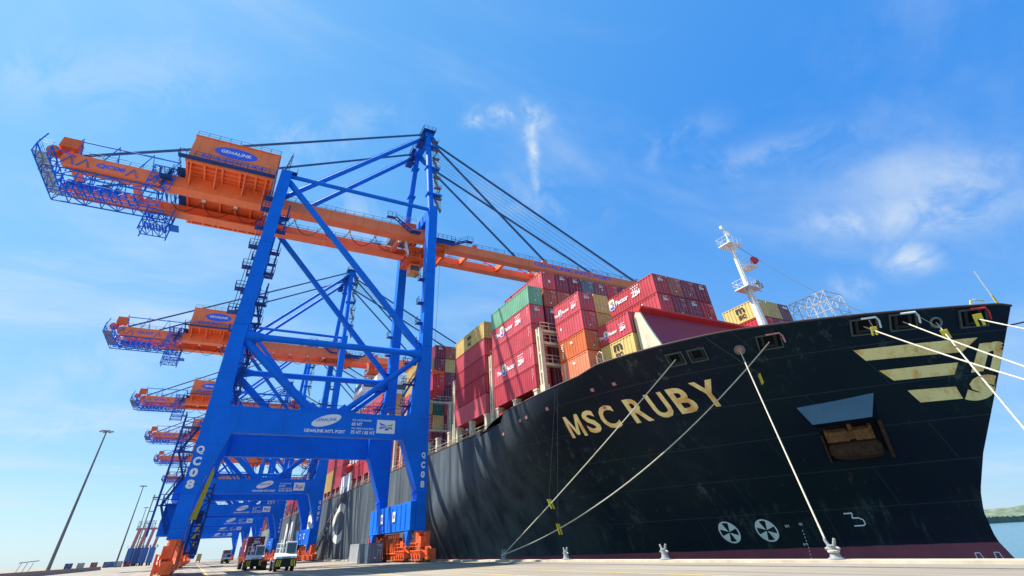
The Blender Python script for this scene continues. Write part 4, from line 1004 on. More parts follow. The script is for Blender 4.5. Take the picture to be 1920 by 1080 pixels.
    mb = MB(); put_text(mb,"GEMALINK INT'L PORT",lambda u,v:(58.5+u,-4.125,56.45+v),width=24.6,height=1.05,bold=.03); P('lettering', mb, M['letter_blue'], bs[0], recalc=False)
    # antenna tower on the leg top
    mb = MB()
    for s in (-1,1):
        mb.truss((-3.0,s*10.8,61.8),(-2.4,s*10.4,66.4),(-2.2,s*10.8,61.8),(-2.2,s*10.4,66.4),6,.05); mb.truss((-3.0,s*9.9,61.8),(-2.4,s*10.1,66.4),(-3.0,s*10.8,61.8),(-2.4,s*10.4,66.4),6,.05)
        mb.tube([(-2.3,s*10.3,66.4),(-2.3,s*10.3,67.4)],.05,5); mb.rail([(-1.4,s*9.2,61.8),(-.6,s*9.2,61.8),(-.6,s*11.2,61.8)],1,.7,.05); mb.box(-1.45,s*9.2,61.7,-.5,s*11.2,61.8)
    P('antenna_tower', mb, M['blue_dark'])
    # platforms up the legs, each its own part
    for s in (-1,1):
        for i,z in enumerate((32.5,36.5,40.5,44.5,48.5,52.5,55)):
            mb = MB(); mb.box(-5.0,s*9.4,z-.05,-3.5,s*11.0,z+.03); mb.rail([(-3.5,s*9.4,z),(-5.0,s*9.4,z),(-5.0,s*11.0,z),(-3.5,s*11.0,z)],1.1,.8,.05)
            mb.tube([(-4.4,s*10.2,z),(-4.4,s*10.2,z+(4 if i<6 else 2))],.05,4); mb.tube([(-3.9,s*10.2,z),(-3.9,s*10.2,z+(4 if i<6 else 2))],.05,4); P('leg_platform', mb, M['blue_dark'])
        for i,z in enumerate((34.5,40,44,48.5,51.5)):
            mb = MB(); mb.box(-1.42,s*9.3,z-.05,.2,s*10.6,z+.03); mb.rail([(-1.35,s*9.3,z),(.2,s*9.3,z),(.2,s*10.6,z)],1.1,.8,.05); mb.beam((-.2,s*9.9,z),(-.2,s*9.9,z+3.2),.3,.08); P('leg_platform', mb, M['blue_dark'])
        for i,z in enumerate((31,35,39,44)):
            mb = MB(); mb.box(26.6,s*9.3,z-.05,27.7,s*10.8,z+.03); mb.rail([(27.6,s*9.3,z),(26.6,s*9.3,z),(26.6,s*10.8,z)],1.1,.7,.045); P('leg_platform', mb, M['blue_dark'])
        for z in (20.5,24.0,27.5): mb = MB(); mb.box(24.9,s*9.2,z-.06,27.2,s*10.4,z); mb.rail([(27.2,s*9.2,z),(24.9,s*9.2,z),(24.9,s*10.4,z)],1.1,.7,.045); P('leg_platform', mb, M['blue_dark'])
        for z in (18.7,22): mb = MB(); mb.stair((25.1,s*9.5,z),(27,s*9.5,z+3.2),(0,s*.7,0)); P('stairway', mb, M['blue_dark'])
        # stairs zigzagging beside the landside leg above the portal
        for k_ in range(5):
            z = 18.9+k_*3.2; xa, xb = (-1.0,.1) if k_%2 else (.1,-1.0)
            mb = MB(); mb.stair((xa,s*9.2-s*1.2,z),(xb,s*9.2-s*1.2,z+3.2),(0,s*.8,0)); mb.box(-1.2,s*8.0,z+3.14,.4,s*9.0,z+3.2); mb.rail([(.4,s*8.0,z+3.2),(.4,s*9.0,z+3.2)],1.1,.8,.045); P('stairway', mb, M['blue_dark'])
    # lift and stair tower at the landside leg foot
    mb = MB()
    for k_ in range(4):
        z = 4.2+k_*3.0; mb.stair((-5.4 if k_%2 else -3.9,-8.6,z),(-3.9 if k_%2 else -5.4,-8.6,z+3),(0,.9,0)); mb.box(-5.9,-9.2,z+2.95,-3.5,-7.4,z+3); mb.rail([(-3.6,-9.2,z+3),(-5.9,-9.2,z+3),(-5.9,-7.4,z+3)],1.1,.8,.05)
    for x,y in ((-5.9,-9.2),(-5.9,-7.4)): mb.tube([(x,y,4),(x,y,18)],.08,5)
    P('stairway', mb, M['blue_dark'])
    mb = MB(); mb.prism([(-1.72,5.6),(-.95,5.6),(-.35,10.6),(-.6,11.6)],'y',-9.0,-8.2); P('cable_guide', mb, M['yellow'])
    mb = MB()
    for x in (-1.2,.1):
        for y in (-8.6,-6.6): mb.tube([(x,y,2.0),(x,y,9.5)],.12,6)
    for z in (2.2,4.2,6.2,8.4): mb.box(-1.3,-8.7,z,.2,-6.5,z+.12)
    mb.truss((-1.2,-8.6,2.2),(-1.2,-8.6,9),(.1,-8.6,2.2),(.1,-8.6,9),5,.08); mb.box(-1.0,-8.2,5.2,-.2,-7.2,6.6); P('lift_shaft', mb, M['blue_dark'])
    mb = MB(); mb.box(-4.9,-8.2,4.0,-3.52,-5.6,7.4); mb.box(-4.7,-4.5,8.0,-3.5,3.5,10.6); P('electric_house', mb, B)
    # waterside cable reel
    mb = MB(); mb.tube([(26.4,1.5,19.6),(26.0,1.5,19.6)],2.3,28); mb.tube([(26.6,1.5,19.6),(25.8,1.5,19.6)],.5,12); P('cable_reel', mb, M['steel'])
    # bogies
    for x in (28.6,-2.5):
        for yc in (-10.2,10.2):
            mb = MB(); s = x-.55
            for dx in (-.7,.35): mb.prism([(yc-3.9,1.35),(yc-3.3,1.35),(yc-.95,2.3),(yc,1.9),(yc+.95,2.3),(yc+3.3,1.35),(yc+3.9,1.35),(yc+2.1,3.3),(yc+1.2,3.55),(yc+.7,2.6),(yc-.7,2.6),(yc-1.2,3.55),(yc-2.1,3.3)],'x',x+dx,x+dx+.35)
            mb.box(x-.6,yc-1.6,3.2,x+.6,yc+1.6,3.56)
            bg_ = P('bogie', mb, M['orange_red'])
            for k_ in (-1,1):
                c = yc+k_*3.5; mb = MB()
                for dx in (-.75,.4): mb.prism([(c-2.1,.55),(c+2.1,.55),(c+1.9,1.1),(c+.5,1.75),(c-.5,1.75),(c-1.9,1.1)],'x',x+dx,x+dx+.35)
                for d in (-1.6,-.5,.6,1.7): mb.box(x-1.15,c+d-.25,.5,x-.75,c+d+.25,1.25); mb.box(x-1.3,c+d-.5,.3,x-1.2,c+d-.35,1.25); mb.beam((x-1.25,c+d-.45,.4),(x-1.25,c+d+.5,1.2),.07)
                mb.box(x-1.32,c-2.2,1.25,x-1.18,c+2.2,1.36); mb.box(x-1.32,c-2.2,.28,x-1.18,c+2.2,.36)
                mb.box(x-.6,yc+k_*6.6,.35,x+.6,yc+k_*5.6,1.5); mb.tube([(x,yc+k_*6.55,1.0),(x,yc+k_*7.1,1.0)],[.16,.24],10); mb.rail([(x-1.3,c-2.2,1.36),(x-1.3,c+2.2,1.36)],.8,.9,.035); mb.tube([(x-.95,c-1.9,1.0),(x-1.05,c-.6,1.9),(x-.8,c+.5,2.4),(x-.7,c+1.6,1.8)],.05,5); P('truck_frame', mb, M['orange_red'], bg_)
                mb = MB(); mb.box(x-.9,yc+k_*4.6,1.7,x-.2,yc+k_*3.4,2.9 if k_ < 0 else 2.5); mb.box(x-.4,yc+k_*5.0,1.75,x+.3,yc+k_*4.75,3.4); P('drive_cabinet', mb, M['orange_red'], bg_)
            for k_ in range(8):
                c = yc-5.05+k_*1.44; mb = MB(); mb.tube([(x-.3,c,.36),(x+.3,c,.36)],.36,14); P('wheel', mb, M['steel'], bg_)
        mb = MB()
        for y in (-3.6,-2.4,-1.0,.4,1.8,3.2): mb.box(x-.7,y-.4,.2,x+.3,y+.4,random.choice((1.9,2.6,3.0)))
        mb.truss((x-.7,-4,1.0),(x-.7,4,1.0),(x-.7,-4,3.4),(x-.7,4,3.4),7,.1); P('drive_cabinet', mb, M['orange_red'])
    # trolley with operator's cab
    mb = MB(); tx = 31.5
    for s in (-1,1): mb.box(tx-5.2,s*2.6-.35,54.5,tx+3.2,s*2.6+.35,55.5)
    for x in (tx-5,tx-2,tx+.6,tx+3): mb.box(x-.3,-2.6,54.4,x+.3,2.6,55.1)
    for x in (tx-4.6,tx+2.6):
        for s in (-1,1): mb.tube([(x,s*2.9,55.75),(x,s*3.6,55.75)],.35,12)
    mb.truss((tx-5.4,-3.2,52.8),(tx-1,-3.2,52.8),(tx-5.4,-3.2,55),(tx-1,-3.2,55),5,.1); mb.truss((tx-5.4,3.2,52.8),(tx-1,3.2,52.8),(tx-5.4,3.2,55),(tx-1,3.2,55),5,.1); mb.box(tx-5.6,-3.3,52.6,tx-1,3.3,52.75)
    for k_ in range(6): mb.box(tx-5.2+k_*.75,-2.6,52.75,tx-4.8+k_*.75,random.uniform(-1,2),53.4)
    rr_ = random.Random(3)
    for k_ in range(16):
        a_ = (tx-6+rr_.random()*7.5, -3+rr_.random()*6, 52.4+rr_.random()*2.2); mb.box(a_[0],a_[1],a_[2],a_[0]+.3+rr_.random()*.8,a_[1]+.3+rr_.random()*.8,a_[2]+.3+rr_.random()*.6)
        mb.beam((a_[0],a_[1],54.6),(a_[0]+rr_.uniform(-1.2,1.2),a_[1]+rr_.uniform(-1,1),52.6),.12)
    tr = P('trolley', mb, M['orange_red'])
    mb = MB(); mb.box(tx-4.3,-1.1,49.9,tx-2.0,1.1,52.2); cb = P('operator_cab', mb, M['orange'], tr)
    mb = MB(); mb.box(tx-2.0,-1.0,50.3,tx-1.96,1.0,51.8); mb.box(tx-4.2,-1.14,50.6,tx-2.1,-1.1,51.7); mb.box(tx-4.2,-1.0,49.86,tx-2.1,1.0,49.9); P('cab_window', mb, M['glass'], cb)
    mb = MB(); mb.rail([(tx-5.6,-3.4,55.6),(tx+3.2,-3.4,55.6)],1,1,.05); mb.stair((tx-6.4,-3.5,55.9),(tx-5.6,-3.4,52.8),(0,.8,0)); P('railing', mb, M['white'], tr)
    # festoon
    mb = MB(); xs = [-21+i*5.6 for i in range(10)]
    for a,b in zip(xs,xs[1:]):
        mb.tube([(a+(b-a)*i/10, -3.0, 55.9-2.9*(1-((i-5)/5)**2)**.8) for i in range(11)],.07,5)
    P('festoon_cable', mb, M['black'])
    mb = MB()
    for x in xs: mb.box(x-.3,-3.3,55.75,x+.3,-2.7,56.1)
    P('festoon_carrier', mb, M['white'])
    # backreach gear: trusses, posts and hanging platform
    D = M['blue']
    mb = MB()
    mb.truss((-40.0,-4.6,54.6),(-22,-4.6,54.6),(-40.0,-4.6,55.9),(-22,-4.6,55.9),7,.1); mb.rail([(-40,-4.7,55.9),(-22,-4.7,55.9)],1.0,2.2,.04)
    mb.truss((-40.0,1.4,54.8),(-22,1.4,54.8),(-40.0,5.2,54.8),(-22,5.2,54.8),7,.1); mb.truss((-40.0,5.2,54.8),(-22,5.2,54.8),(-40.0,5.2,56.0),(-22,5.2,56.0),7,.07,False)
    mb.rail([(-40,5.3,56.0),(-22,5.3,56.0)],.9,2.2,.04)
    for x in (-40.6,-38.6): mb.truss((x,-8.5,55.6),(x,4.6,55.6),(x,-8.5,57.2),(x,4.6,57.2),6,.1)
    mb.rail([(-40.6,-8.5,57.2),(-40.6,4.6,57.2)],1.0,1.8,.04); mb.rail([(-38.6,-8.5,57.2),(-40.6,-8.5,57.2)],1.0,1.2,.04)
    mb.beam((-40.6,-8.5,57.2),(-39.9,-8.9,59.3),.16); mb.tube([(-38.2,-8.2,57.2),(-36.0,-5.9,57.8)],.1,5)
    P('backreach_truss', mb, D)
    mb = MB()
    for i in range(30): y = -8.4+i*.43; mb.box(-40.5,y,55.7,-38.7,y+.22,55.76)
    P('walkway_grating', mb, M['steel'])
    mb = MB()
    for i in range(20): x = -39.6+i*.46; mb.box(x,1.6,54.95,x+.14,3.2,55.0)
    P('walkway_grating', mb, M['steel'])
    for x in (-36.5,-31.0,-25.6,-21.2):
        mb = MB(); mb.tube([(x-1.2,-5.6,58.3),(x,-5.6,62.0),(x+1.0,-5.6,58.3)],.13,6); P('cable_post', mb, D)
        mb = MB(); mb.tube([(x-1.2,5.6,58.3),(x,5.6,62.0),(x+1.0,5.6,58.3)],.13,6); P('cable_post', mb, D)
    mb = MB(); mb.tube([(-36.5,-5.6,61.4),(-21.2,-5.6,61.6)],.13,6); P('cable_rail', mb, D)
    for x in (-36.6,-34.4,-27.2,-23.6):
        mb = MB(); mb.tube([(x-.9,-5.95,56.0),(x,-5.95,57.7),(x+.9,-5.95,56.0)],.1,6); P('cable_post', mb, D)
    mb = MB()
    for i in range(9): x = -37.2+i*1.35; mb.beam((x,-3.2,54.3),(x+.6,1.4,54.3),.14,.25)
    mb.truss((-37.5,-3.2,52.9),(-22,-3.2,52.9),(-37.5,-3.2,54.3),(-22,-3.2,54.3),9,.09)
    for x in (-37,-33,-29,-25,-22): mb.tube([(x,-3.2,54.3),(x,-3.8,56.2)],.1,5)
    for i in range(6): x = -36.5+i*1.4; mb.tube([(x,-2.8,54.0),(x+.9,1.8,56.2)],.08,5); mb.tube([(x+.9,-2.8,56.2),(x,1.8,54.0)],.08,5); mb.box(x,-2.4,54.4,x+.9,-1.0,55.2)
    P('service_platform', mb, D)
    mb = MB()
    for x in (-25,-20.6):
        for y in (3.2,6.2): mb.tube([(x,y,51.0),(x,y,56.5)],.12,6)
    for z in (51.6,53.2,54.8): mb.truss((-25,6.2,z),(-20.6,6.2,z),(-25,3.2,z),(-20.6,3.2,z),4,.08)
    for i in range(8): mb.box(-24.6+i*.5,3.4,52.6,-24.3+i*.5,6.0,52.7)
    mb.rail([(-25,6.2,53.2),(-19.5,6.2,53.2)],1,.9,.05); mb.box(-20.6,3.6,53.1,-18.9,6.0,53.3)
    P('hanging_platform', mb, D)
    mb = MB()
    for y in (-6.4,6.4):
        for x in (-24.6,-22.0): mb.truss((x,y,54.6),(x,y*.95,59.5),(x+1.2,y,54.6),(x+1.2,y*.95,59.5),4,.08)
    mb.truss((-24.6,-6.4,59.5),(-20.8,-6.4,59.5),(-24.6,6.4,59.5),(-20.8,6.4,59.5),5,.08); P('access_gantry', mb, D)
    mb = MB(); mb.box(-38.8,-6.6,59.0,-36.2,-4.4,60.9); mb.box(-39.4,-5.6,57.6,-38.0,-4.4,58.8); P('tail_house', mb, M['orange_red'])
    each('tail_sheave', M['orange_red'], lambda mb,s: mb.tube([(-39.2,s*5.3,58.0),(-39.2,s*6.4,58.0)],.9,14))
    # portal-beam signs
    yf = -11.34; f = lambda u,v: (u,yf,v)
    mb = MB(); flat_ellipse(mb, f, 12.95, 17.42, 2.2, .72, R(16)); lg = P('logo', mb, M['letter_white'], pb[0], recalc=False)
    mb = MB(); c_,s_ = math.cos(R(4)),math.sin(R(4)); put_text(mb,'GEMALINK',lambda u,v:(11.3+u*c_-v*s_,yf-.02,17.2+u*s_+v*c_),width=3.2,height=.46,bold=.01); P('lettering', mb, M['letter_blue'], lg, recalc=False)
    mb = MB(); put_text(mb,"GEMALINK INT'L PORT",lambda u,v:f(9.95+u,15.75+v),width=6.0,height=.46,bold=.03)
    put_text(mb,'SWL UNDER SPREADER',lambda u,v:f(16.85+u,17.55+v),width=3.0,height=.27,bold=.01); put_text(mb,'65 MT',lambda u,v:f(16.8+u,16.9+v),width=1.65,height=.46,bold=.03)
    put_text(mb,'SWL UNDER CARGO BEAM',lambda u,v:f(16.85+u,16.4+v),width=3.4,height=.27,bold=.01); put_text(mb,'75 MT / 85 MT',lambda u,v:f(16.8+u,15.75+v),width=3.75,height=.48,bold=.03)
    P('lettering', mb, M['letter_white'], pb[0], recalc=False)
    mb = MB(); mb.box(20.75,yf-.02,16.0,23.7,yf+.02,17.9); pn = P('sign', mb, M['letter_white'], pb[0])
    g_ = lambda u,v: (u,yf-.035,v); mb = MB(); flat_poly(mb,g_,[(21.15,16.55),(22.3,16.85),(22.3,17.15),(21.15,17.5),(21.35,17.0)]); flat_poly(mb,g_,[(22.1,16.4),(22.9,16.5),(22.5,16.75),(22.1,16.72)]); P('logo', mb, M['letter_blue'], pn, recalc=False)
    mb = MB(); flat_poly(mb,g_,[(22.32,16.85),(23.35,16.55),(23.1,16.95),(23.35,17.35),(22.32,17.15)]); P('logo', mb, M['logo_green'], pn, recalc=False)
    mb = MB(); put_text(mb,'DOOSAN',lambda u,v:(21.25+u,yf-.05,16.87+v),width=2.0,height=.28,bold=.05); P('lettering', mb, M['letter_white'], pn, recalc=False)
    return root, gs[0]
def number_crane(root, code):
    def P(name, mb, mat):
        return mb.build(name, mat, root, CO, recalc=False)
    mb = MB()
    for i, ch in enumerate(code):
        z = 12.7-i*1.28
        put_text(mb, ch, lambda u,v: (28.78+u,-11.34,z+v), width=.66, height=.9, bold=.05, align='c')
        put_text(mb, ch, lambda u,v: (-2.75+u,-11.34,z-.15+v), width=.95, height=1.0, bold=.05, align='c')
    P('lettering', mb, M['letter_white'])
    mb = MB(); put_text(mb, code, lambda u,v: (-32.7+u,-5.835,56.55+v), width=4.3, height=1.0, bold=.05); P('lettering', mb, M['letter_blue'])
crane, _g = make_crane()
OFFS = [(0,'QC08','nearest blue and orange gantry crane, marked QC08 on its legs'), (87,'QC07','second blue and orange gantry crane along the quay, marked QC07'), (173,'QC06','third blue and orange gantry crane along the quay, marked QC06'),
        (256,'QC05','fourth blue and orange gantry crane along the quay, half hidden by nearer cranes'), (340,'QC04','fifth gantry crane along the quay, just its tail and legs showing'), (452,'QC03','sixth and farthest gantry crane along the quay, tiny in the distance')]
cranes = [crane] + [copy_tree(crane) for _ in OFFS[1:]]
for c, sh in zip(cranes[1:], (14,-22,30,-8,20)):
    for ch in c.children:
        if ch.name.split('.')[0] == 'trolley': ch.location.x += sh
for c, (dy, code, lab) in zip(cranes, OFFS):
    c.location = (13,92.3+dy,0); tag(c, lab, 'gantry crane', 'ship-to-shore cranes along the quay'); number_crane(c, code)
# hoisted container, its spreader and ropes
def spreader(x, y, z, lab):
    s = empty('spreader', (x,y,z), lab, 'spreader')
    o = (0,0,0); mb = MB(); mb.box(-.35,-6.0,.35,.35,6.0,.75); mb.box(-1.15,-6.1,.1,1.15,-5.7,.6); mb.box(-1.15,5.7,.1,1.15,6.1,.6); mb.box(-.9,-1.8,.7,.9,1.8,1.1); mb.build('frame', M['orange_red'], s)
    mb = MB(); mb.box(-1.0,-1.6,1.15,1.0,1.6,1.7)
    for a in (-.7,.7): mb.tube([(a,-1.2,2.0),(a+.01,1.2,2.0)],.45,12)
    mb.build('headblock', M['orange_red'], s)
    mb = MB()
    for a in (-.7,.7):
        for b in (-1,1): mb.tube([(a,b,2),(a*1.6,b*1.5,53.0-z)],.03,4)
    mb.build('hoist_rope', M['rope_steel'], s)
    return s
add_container((33.0,92.3,24.5), 'red', L40, HC, 'bright red container hanging from an orange spreader beside the near crane leg', None, ('dot',), True)
spreader(33.0,92.3,24.5+HC-.07,'orange spreader gripping the hanging red container')
# ------------------------------------------------------------------ quay furniture
def bollard_mb():
    mb = MB(); mb.tube([(0,0,0),(0,0,.06),(0,0,.09)],[.42,.42,.36],18); mb.tube([(0,0,.05),(0,0,.18),(0,0,.45),(0,0,.62),(0,0,.66)],[.34,.27,.2,.25,.16],16)
    mb.tube([(0,-.42,.47),(0,-.2,.52),(0,.2,.52),(0,.42,.47)],[.06,.09,.09,.06],10)
    for s in (-1,1): mb.tube([(0,s*.12,.56),(0,s*.24,.78),(0,s*.3,.92)],[.09,.085,.07],10)
    return mb
BL = [(61.0,'grey horned bollard farthest along the quay edge, holding two mooring lines'),(48.1,'small bare grey horned bollard on the quay edge, left of two'),(34.65,'bare grey horned bollard on the quay edge, under the bow name'),(21.2,'big grey horned bollard with a rope wound round it, nearest the camera')]
b0 = None
for y, lab in BL:
    if b0 is None: b = b0 = bollard_mb().build('bollard', M['bollard'], smooth=True)
    else: b = b0.copy(); COL.objects.link(b)
    b.location = (31.95,y,.14); tag(b, lab, 'bollard', 'bollards along the quay edge')
def rope(name, a, b, sag, label, r=.055, n=24, extra=()):
    a = Vector(a); b = Vector(b); mb = MB()
    pts = [a+(b-a)*i/n - Vector((0,0,sag*4*(i/n)*(1-i/n))) for i in range(n+1)]
    mb.tube(pts+[Vector(e) for e in extra], r, 7); o = mb.build(name, M['rope'], smooth=True); tag(o, label, 'mooring rope', 'mooring ropes of the ship'); return pts, o
def fp(key, off=.1, side=0):
    y,z = (FL.get(key) or HP[key])[:2]; p,n,t,u = hframe(y,z); return p+n*off+t*side
def coil(y): return [(31.95+.26*math.cos(a), y+.26*math.sin(a), .14+.34+.02*a/6) for a in [i*.5 for i in range(26)]]
p1,_ = rope('mooring_rope', fp('f1'), (31.75,60.8,.55), .25, 'taut pale mooring rope from the leftmost bow fairlead down to the farthest bollard', extra=coil(61.0))
p2,_ = rope('mooring_rope', fp('f3'), (31.8,60.7,.6), 2.1, 'sagging pale mooring rope curving under the ship name to the farthest bollard', extra=coil(61.0))
p3,_ = rope('mooring_rope', fp('h1'), (31.8,21.3,.6), .3, 'pale mooring rope from the round hole in the bow to the nearest bollard', extra=coil(21.2))
p4,_ = rope('mooring_rope', fp('f4'), (31.9,.75,.6), .5, 'pale mooring rope leaving the fairlead at the left end of the bow stripes')
p5,_ = rope('mooring_rope', fp('f5'), (31.9,1.2,.6), .4, 'pale mooring rope from the middle one of the three forward fairleads')
p6,_ = rope('mooring_rope', fp('h2'), (31.9,9.5,.6), .2, 'pale mooring rope slanting steeply across the bow emblem')
p7,_ = rope('mooring_rope', fp('f6'), (31.9,-4.25,.6), .3, 'pale mooring rope from the fairlead nearest the stem')
mb = MB(); a = Vector((60.3,16.0,15.2)); mb.tube([a,(40,-9.5,9.4),(31.9,-19,.6)],.06,6); tag(mb.build('mooring_rope', M['rope_steel']), 'thin dark rope coming from behind the stem', 'mooring rope', 'mooring ropes of the ship')
# rat guards: yellow notched plates, each hung on a thin cord
def rat_guard(p, d, lab, top=None, s=.55):
    p = Vector(p); d = Vector(d).normalized(); e = empty('rat_guard', p, lab, 'rat guard', 'rat guards on the mooring ropes')
    up = Vector((0,0,1)); a = up.cross(d).normalized(); b = d.cross(a)
    if b.z < 0: b = -b
    mb = MB(); q = [(-s*.6,-s),(-s*.6,s*.8),(s*.6,s*.8),(s*.6,-s),(s*.2,-s),(s*.2,0),(-s*.2,0),(-s*.2,-s)]
    vs = [a*x+b*y+d*t for t in (-.02,.02) for x,y in q]; n = len(q)
    mb.add(vs, [(0,1,6,7),(1,2,5,6),(2,3,4,5),(n+7,n+6,n+1,n),(n+6,n+5,n+2,n+1),(n+5,n+4,n+3,n+2)]+[(i,(i+1)%n,n+(i+1)%n,n+i) for i in range(n)])
    mb.build('plate', M['yellow'], e)
    if top:
        mb = MB(); t = Vector(top)-p; mb.tube([b*s*.8, t], .018, 4); mb.build('cord', M['rope_steel'], e)
    return e
def along(pts, f): i = f*(len(pts)-1); k_ = min(int(i),len(pts)-2); return pts[k_]+(pts[k_+1]-pts[k_])*(i-k_), pts[k_+1]-pts[k_]
import bisect
def at_pt(pts, y):
    best = min(range(len(pts)-1), key=lambda i: abs(pts[i].y-y)); return pts[best], pts[best+1]-pts[best]
q, d = along(p1,.70); rat_guard(q, d, 'yellow rat guard on the taut rope below the ship name', hpt(50.3,16.3)-Vector((.1,0,0)))
q, d = along(p2,.765); rat_guard(q, d, 'yellow rat guard on the sagging rope low beside the hull', hpt(49.9,16.3)-Vector((.1,0,0)))
q = hpt(30.3,13.7)+hframe(30.3,13.7)[1]*.9; rat_guard(q, (.8,-.6,0), 'bright yellow rat guard dangling free right of the ship name', hpt(31.0,16.8)+hframe(31.0,16.5)[1]*.15, .5)
q, d = along(p4,.045); rat_guard(q, d, 'yellow rat guard at the fairlead left of the bow stripes', hpt(20.9,16.4)+hframe(20.9,16.2)[1]*.12, .4)
q, d = along(p6,.10); rat_guard(q, d, 'yellow rat guard over the top bow stripe', hpt(18.6,16.35)+hframe(18.6,16.2)[1]*.12, .42)
q, d = along(p7,.02); rat_guard(q, d, 'yellow rat guard at the fairlead nearest the stem')
# grey boxes beside the crane foot
add_container((24.1+1.22,91.6+3.03,.02), 'slate', L20, ST, 'slate-blue shipping container on the ground beside the crane bogies, nearer of two', 'grey containers on the quay', (), True)
add_container((24.1+1.22,91.6+9.3,.02), 'grey', L20, ST, 'pale grey shipping container on the ground behind the slate-blue one', 'grey containers on the quay', (), True)
# terminal tractors
def tractor(loc, lab):
    e = empty('terminal_tractor', loc, lab, 'truck', 'trucks on the quay')
    mb = MB(); mb.box(-.95,-.2,.55,.95,5.6,.95); mb.box(-1.05,-.9,.95,1.05,1.2,1.25); mb.prism([(-1.15,1.25),(-1.1,1.45),(-.2,1.72),(1.3,1.78),(1.3,1.25)],'x',-1.18,1.18); mb.box(-1.1,3.6,.95,-.3,5.4,1.25); ch = mb.build('chassis', M['white'], e)
    mb = MB(); mb.box(-1.2,-1.25,.42,1.2,-.95,1.2); mb.box(-1.25,-1.2,.4,-.85,1.0,.95); mb.box(.85,-1.2,.4,1.25,1.0,.95); bp = mb.build('bumper', M['black'], e)
    mb = MB()
    for s in (-1,1):
        for k_ in range(3): x = s*(.62+k_*.2); mb.add([(x,-1.262,.5),(x+s*.1,-1.262,.5),(x+s*.02,-1.262,1.12),(x-s*.08,-1.262,1.12)],[(0,1,2,3)])
    mb.build('hazard_stripe', M['yellow'], bp, recalc=False)
    mb = MB()
    for s in (-1,1): mb.box(s*.75-.13,-1.1,1.3,s*.75+.13,-1.02,1.4)
    mb.box(-.5,-1.19,1.28,.5,-1.15,1.4); mb.build('headlight', M['grey'], e)
    mb = MB(); mb.prism([(-.15,1.5),(-.02,2.85),(1.45,2.9),(1.45,1.5)],'x',-.1,1.18); cab = mb.build('cab', M['white'], e)
    mb = MB(); mb.add([(0,-.15,1.72),(1.08,-.15,1.72),(1.08,-.045,2.72),(0,-.045,2.72)],[(0,1,2,3)]); mb.add([(-.115,.15,1.75),(-.115,1.3,1.75),(-.115,1.3,2.7),(-.115,.15,2.7)],[(0,1,2,3)]); mb.add([(1.195,.15,1.75),(1.195,1.3,1.75),(1.195,1.3,2.7),(1.195,.15,2.7)],[(0,1,2,3)]); mb.build('window', M['glass'], cab, recalc=False)
    mb = MB(); mb.tube([(-.6,1.2,1.7),(-.6,1.2,3.1)],.09,8); mb.rail([(-1.1,.9,1.75),(-.25,.9,1.75),(-.25,1.5,1.75)],.95,.5,.04); mb.tube([(-.2,-.2,2.2),(-.5,-.35,2.3)],.03,5); mb.box(-.6,-.4,2.1,-.42,-.33,2.5); mb.build('handrail', M['white'], e)
    mb = MB(); mb.tube([(-.25,.2,1.7),(-.25,.2,3.05)],.05,6); mb.box(1.2,-.1,2.0,1.42,0,2.45); mb.beam((1.15,0,2.5),(1.35,-.05,2.45),.04); mb.build('mirror', M['black'], e)
    mb = MB(); mb.tube([(.5,.7,2.9),(.5,.7,3.08)],.09,10); mb.build('beacon', M['orange'], e)
    mb = MB()
    for s_ in (-1,1): mb.box(s_*1.05-.22,-.75,1.04,s_*1.05+.22,.6,1.1); mb.box(s_*1.05-.25,3.5,1.1,s_*1.05+.25,4.9,1.16)
    mb.build('mudguard', M['black'], e)
    for x in (-.98,.98):
        for y in (-.1,4.2):
            mb = MB(); mb.tube([(x-.17,y,.52),(x+.17,y,.52)],.52,18); wh = mb.build('wheel', M['black'], e, smooth=True)
            mb = MB(); mb.tube([(x-.19,y,.52),(x+.19,y,.52)],.24,12); mb.build('rim', M['grey'], wh)
    return e
def trailer(loc, lab):
    e = empty('container_trailer', loc, lab, 'trailer', 'container trailers on the quay')
    mb = MB()
    for x in (-.5,.5): mb.box(x-.1,0,1.05,x+.1,12.6,1.4)
    for y in (.2,4,8,12.2): mb.box(-1.2,y,1.15,1.2,y+.25,1.42)
    mb.box(-1.2,12.5,.9,1.2,12.65,1.5); mb.build('frame', M['orange'], e)
    for y in (9.6,11.0):
        for x in (-.95,.95): mb = MB(); mb.tube([(x-.25,y,.5),(x+.25,y,.5)],.5,16); mb.build('wheel', M['black'], e, smooth=True)
    return e
t1 = tractor((10.15,77.6,0), 'white terminal tractor with black and yellow bumper, nearest the camera')
trailer((10.15,80.6,0), 'empty orange skeleton trailer behind the nearest tractor')
t2 = copy_tree(t1); t2.location = (8.1,94.5,0); t2['label'] = 'white terminal tractor pulling a maroon container, left behind the nearest one'
trailer((8.1,97.4,0), 'orange trailer carrying the maroon container')
add_container((8.1,97.6+6.1,1.45), 'maroon', L40, ST, 'maroon container riding on the trailer behind the white tractors', None, ('end_zim','side_zim'), True)
t3 = copy_tree(t1); t3.location = (11.2,246,0); t3['label'] = 'distant white tractor coming down the lane under the far cranes'
trailer((11.2,249,0), 'far trailer with a dark red box in the lane'); add_container((11.2,255.2,1.45), 'purple', L40, ST, 'dark red container on the distant trailer in the lane', None, (), True)
trailer((3.0,408,0), 'far trailer under the small yellow container'); add_container((3.0,414.5,1.45), 'yellow', L40, HC, 'small yellow container far down the quay', None)
# cone by the ship's side
mb = MB(); mb.box(-.2,-.2,0,.2,.2,.04); mb.tube([(0,0,.03),(0,0,.75)],[.15,.03],12); cn = mb.build('traffic_cone', M['orange_red']); cn.location = (29.6,128,0); tag(cn, 'orange traffic cone on the quay left of the grey containers', 'cone')
mb = MB(); mb.tube([(0,0,.3),(0,0,.48)],[.11,.075],12); mb.build('band', M['letter_white'], cn)
